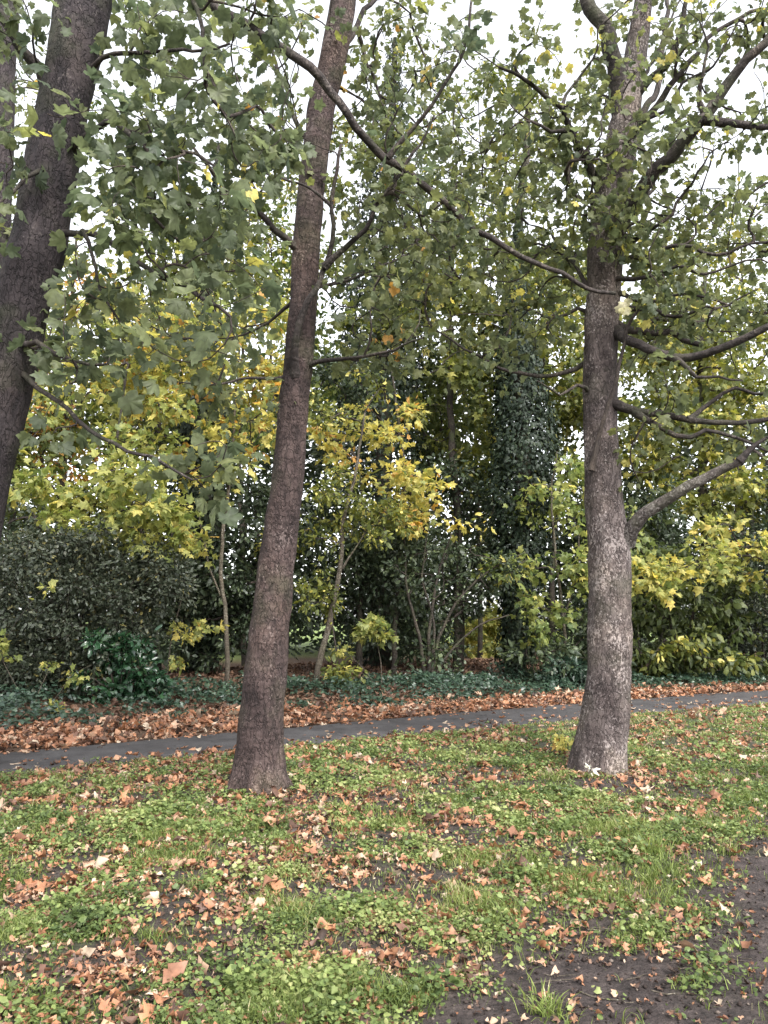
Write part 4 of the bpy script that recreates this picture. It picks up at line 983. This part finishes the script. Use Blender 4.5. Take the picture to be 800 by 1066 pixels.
# --- lighter trees deeper in and tall thin ones against the sky
Y = Yw(510, 10.0)
plant('hazel_tree', 'pale yellow-green bush lit in the clearing behind the elder', 'tree', 510, Y,
      [([Z0, (508, 670), (500, 650)], .04, .015), ([Z0, (516, 670), (524, 640)], .04, .015)], [(508, 660, 34, 26, Y, 1.2, 100), (480, 680, 20, 10, Y, .6, 20), (525, 640, 22, 24, Y, .8, 30)], 'leaf_lime', SYC2, .17, 9, .3, flat=.7, tint=(.75, .2), tw=.004)
Y = Yw(60, 7.5)
plant('beech_tree', 'far copper-orange tree glimpsed between the left trunk and the lime maple', 'tree', 60, Y,
      [([Z0, (62, 600), (66, 480), (72, 360), (80, 240)], .16, .03)], [(55, 465, 50, 34, Y, 1.6, 44), (125, 375, 44, 40, Y, 1.6, 34), (75, 400, 40, 34, Y, 1.4, 22), (70, 290, 60, 60, Y, 1.8, 16), (20, 440, 40, 30, Y, 1.4, 18)],
      'leaf_orange', OVAL, .18, 8, .35, tint=(.55, .25), tw=.006, step=.4)
Y = Yw(720, 5.0)
plant('lime_tree', 'broad olive-yellow tree filling the space behind the right sycamore limbs', 'tree', 735, Y,
      [([Z0, (736, 600), (732, 500), (728, 400), (735, 280)], .2, .05)],
      [(725, 505, 70, 30, Y - 1, 1.6, 80), (690, 435, 50, 50, Y - .6, 1.6, 80), (765, 445, 60, 50, Y - .6, 1.6, 90), (640, 330, 70, 60, Y, 1.6, 70), (800, 520, 50, 40, Y - .6, 1.4, 56), (600, 440, 40, 50, Y, 1.4, 40), (700, 360, 70, 50, Y, 1.6, 60), (780, 350, 70, 50, Y, 1.6, 50), (870, 440, 60, 90, Y, 1.6, 50)],
      'leaf_olive', SYC2, .19, 8, .35, droop=.3, flat=.75, tint=(.66, .22), tw=.006, step=.4)
Y = Yw(480, 4.0)
plant('lime_tree', 'olive tree between the two ivy-clad trunks', 'tree', 478, Y,
      [([Z0, (478, 600), (474, 500), (468, 400), (470, 280), (476, 160)], .14, .03)],
      [(470, 420, 46, 50, Y, 1.5, 60), (480, 340, 50, 50, Y, 1.5, 50), (490, 480, 40, 40, Y, 1.2, 36), (455, 270, 50, 50, Y, 1.5, 46), (590, 360, 50, 60, Y, 1.5, 60), (530, 320, 60, 50, Y, 1.5, 50), (410, 350, 50, 50, Y, 1.5, 40), (520, 230, 60, 40, Y, 1.5, 24)],
      'leaf_olive', SYC2, .17, 8, .32, droop=.3, flat=.6, tint=(.55, .22), tw=.005, step=.4)
for label, px, dy, line, bl, ti in [
    ('tall thin tree of bare twigs far behind the left trunk', 40, 8.5, [(40, 600), (44, 400), (36, 240), (42, 90)], [(40, 130, 70, 80, 0, 2, 70), (30, 230, 60, 50, 0, 2, 40), (90, 60, 70, 50, 0, 2, 30)], .4),
    ('tall thin tree of bare twigs left of the middle trunk', 255, 7.5, [(252, 600), (250, 430), (258, 280), (262, 130)], [(260, 190, 70, 70, 0, 2, 80), (230, 290, 70, 50, 0, 2, 56), (300, 250, 50, 60, 0, 1.6, 40)], .7),
    ('tall thin tree of bare twigs behind the drooping diagonal limb', 500, 9.0, [(500, 600), (496, 430), (505, 260), (498, 100)], [(500, 130, 70, 60, 0, 2, 80), (470, 200, 60, 60, 0, 2, 60), (550, 170, 60, 60, 0, 2, 50), (480, 60, 60, 40, 0, 2, 20)], .5),
    ('tall thin tree of bare twigs behind the right sycamore limbs', 770, 9.0, [(770, 600), (764, 430), (772, 300), (768, 150)], [(765, 260, 70, 60, 0, 2, 80), (720, 330, 60, 60, 0, 2, 60), (800, 190, 60, 50, 0, 2, 40), (700, 200, 60, 60, 0, 2, 40)], .5),
    ('tall thin tree of bare twigs above the copper-orange tree', 150, 9.5, [(148, 600), (152, 430), (144, 300), (150, 150)], [(150, 240, 70, 60, 0, 2, 70), (120, 310, 60, 60, 0, 2, 50), (190, 300, 50, 60, 0, 2, 40)], .5)]:
    Y = Yw(px, dy)
    plant('tall_tree', label, 'tree', px, Y, [([Z0] + line, .085, .015)], [(a, b_, c, d, Y + e, f, n) for a, b_, c, d, e, f, n in bl],
          'leaf_olive', OVAL, .15, 5, .38, tint=(ti, .3), tw=.007, step=.4)

for label, px, dy, mat, ti, bl in [
    ('leafy olive ash rising behind the golden maple at the left', 165, 6.5, 'leaf_olive', .5, [(160, 330, 70, 60, 0, 2, 90), (210, 270, 60, 50, 0, 2, 60), (120, 400, 60, 50, 0, 2, 60), (180, 440, 60, 40, 0, 1.6, 50)]),
    ('leafy yellowing ash rising behind the middle sycamore', 290, 8, 'leaf_lime', .35, [(270, 310, 60, 60, 0, 2, 70), (330, 370, 60, 60, 0, 2, 60), (260, 420, 60, 50, 0, 2, 60), (310, 250, 50, 40, 0, 1.6, 24)]),
    ('leafy dark ash rising right of the broad ivy column', 440, 7, 'leaf_olive', .3, [(440, 370, 60, 70, 0, 2, 110), (420, 290, 60, 60, 0, 2, 70), (470, 450, 50, 60, 0, 1.6, 70), (450, 220, 50, 40, 0, 1.6, 26)]),
    ('leafy olive ash rising behind the ivy-bearded tree', 575, 6.5, 'leaf_olive', .5, [(580, 300, 60, 60, 0, 2, 80), (590, 400, 50, 70, 0, 2, 90), (510, 390, 50, 60, 0, 1.6, 60), (570, 480, 50, 50, 0, 1.6, 50)]),
    ('leafy olive ash rising behind the right sycamore limbs', 690, 8, 'leaf_olive', .55, [(680, 290, 70, 60, 0, 2, 80), (700, 390, 70, 60, 0, 2, 90), (780, 280, 60, 60, 0, 2, 60), (760, 380, 60, 60, 0, 2, 60)]),
    ('leafy green ash at the far left behind the leaning trunk', 10, 7, 'leaf_olive', .45, [(0, 330, 60, 70, 0, 2, 80), (-60, 420, 60, 80, 0, 2, 70), (40, 430, 50, 50, 0, 1.6, 50), (30, 520, 60, 40, 0, 1.6, 50)])]:
    Y = Yw(px, dy)
    plant('ash_tree', label, 'tree', px, Y, [([Z0, (px, 600), (px + 6, 480), (px - 9, 370), (px + 6, 260)], .10, .02)], [(a, b_, c, d, Y + e, f, n) for a, b_, c, d, e, f, n in bl],
          mat, OVAL, .19, 9, .42, tint=(ti, .25), tw=.005, step=.4, dens=2.3)

# far side of the wood, where single trees can no longer be told apart
n = 150000
x = rng.uniform(-34, 38, n); yy = 24 + .3 * x * .4 + rng.uniform(0, 9, n) + 3
top = 6.0 + 8.0 * fbm(x * .22, yy * .2, 0, 201, 3) ** 1.5 * 1.6
z = top * rng.uniform(0, 1, n) ** .8
hole = fbm(x * .55, z * .55, yy * .2, 207, 3)
gx_ = ground(512, 700)
ok = (hole > .33 + .13 * np.clip((z - 4) / 3, 0, 1)) & ~((np.abs(x - (112 / F) * yy) < 1.1) & (z < 2.4) & (z > .2))
x, yy, z = x[ok], yy[ok], z[ok]; n = len(x)
a = rng.uniform(0, 6.283, n)
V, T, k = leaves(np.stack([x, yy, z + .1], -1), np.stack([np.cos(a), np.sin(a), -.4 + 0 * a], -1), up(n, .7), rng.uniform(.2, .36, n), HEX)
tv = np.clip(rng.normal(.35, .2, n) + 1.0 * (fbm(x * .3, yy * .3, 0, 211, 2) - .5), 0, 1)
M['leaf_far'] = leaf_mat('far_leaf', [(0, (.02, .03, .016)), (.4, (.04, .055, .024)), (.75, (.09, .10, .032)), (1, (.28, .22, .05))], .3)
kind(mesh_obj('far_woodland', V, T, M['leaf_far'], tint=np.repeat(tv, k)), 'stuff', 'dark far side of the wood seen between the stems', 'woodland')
Vs, Qs, Ts, off = [], [], [], 0
for i in range(46):
    xx = rng.uniform(-32, 36); y0 = 27 + .12 * xx + rng.uniform(0, 9)
    h_ = rng.uniform(6, 12); ln = rng.normal(0, .6)
    P = spline([(xx, y0, 0), (xx + ln * .3, y0, h_ * .4), (xx + ln, y0 + .2, h_)], .8)
    V, Fc, cap = tube(P, np.linspace(rng.uniform(.08, .2), .03, len(P)), 7)
    Vs.append(V); Qs.append(Fc + off); Ts.append(cap[:, :3] + off); off += len(V)
o = mesh_mixed('far_woodland_stems', np.vstack(Vs), np.vstack(Qs), np.vstack(Ts), M['bark_wood'], None, (0, 0, 0))
kind(o, 'stuff', 'distant thin stems on the far side of the wood', 'woodland')


# ================================================================== LIGHT, SKY, CAMERA
sc_ = bpy.context.scene
wld = bpy.data.worlds.new('World'); sc_.world = wld; wld.use_nodes = True
nt = wld.node_tree; nt.nodes.clear()
EL, AZ = R(48), R(150)
sky = nt.nodes.new('ShaderNodeTexSky'); sky.sky_type = 'NISHITA'; sky.sun_disc = False
sky.sun_elevation = EL; sky.sun_rotation = AZ; sky.air_density = 1.0; sky.dust_density = 2.0; sky.ozone_density = 1.0
hs = nt.nodes.new('ShaderNodeHueSaturation'); hs.inputs['Saturation'].default_value = .16
bg = nt.nodes.new('ShaderNodeBackground'); bg.inputs[1].default_value = .15
wo = nt.nodes.new('ShaderNodeOutputWorld')
nt.links.new(sky.outputs[0], hs.inputs['Color']); nt.links.new(hs.outputs[0], bg.inputs[0]); nt.links.new(bg.outputs[0], wo.inputs[0])
sd = bpy.data.lights.new('sun', 'SUN'); sd.energy = 1.3; sd.angle = R(25); sd.color = (1, .965, .91)
so = bpy.data.objects.new('sun', sd); C.objects.link(so)
sv = Vector((math.sin(AZ) * math.cos(EL), math.cos(AZ) * math.cos(EL), math.sin(EL)))
so.rotation_euler = sv.to_track_quat('Z', 'Y').to_euler(); so.location = sv * 60
cd = bpy.data.cameras.new('camera'); co = bpy.data.objects.new('camera', cd); C.objects.link(co)
co.location = (0, 0, EYE); co.rotation_euler = (R(90) + PITCH, 0, 0)
cd.sensor_fit = 'VERTICAL'; cd.sensor_height = 24; cd.lens = 24 * F / 1066; cd.clip_end = 2000; cd.clip_start = .05
sc_.camera = co
vs = sc_.view_settings
vs.view_transform = 'Standard'; vs.look = 'None'; vs.gamma = 1; vs.exposure = 2.05; vs.use_curve_mapping = False
cy = sc_.cycles
cy.max_bounces = 6; cy.diffuse_bounces = 3; cy.glossy_bounces = 2; cy.transmission_bounces = 4; cy.transparent_max_bounces = 4
cy.use_denoising = True; cy.sample_clamp_indirect = 6
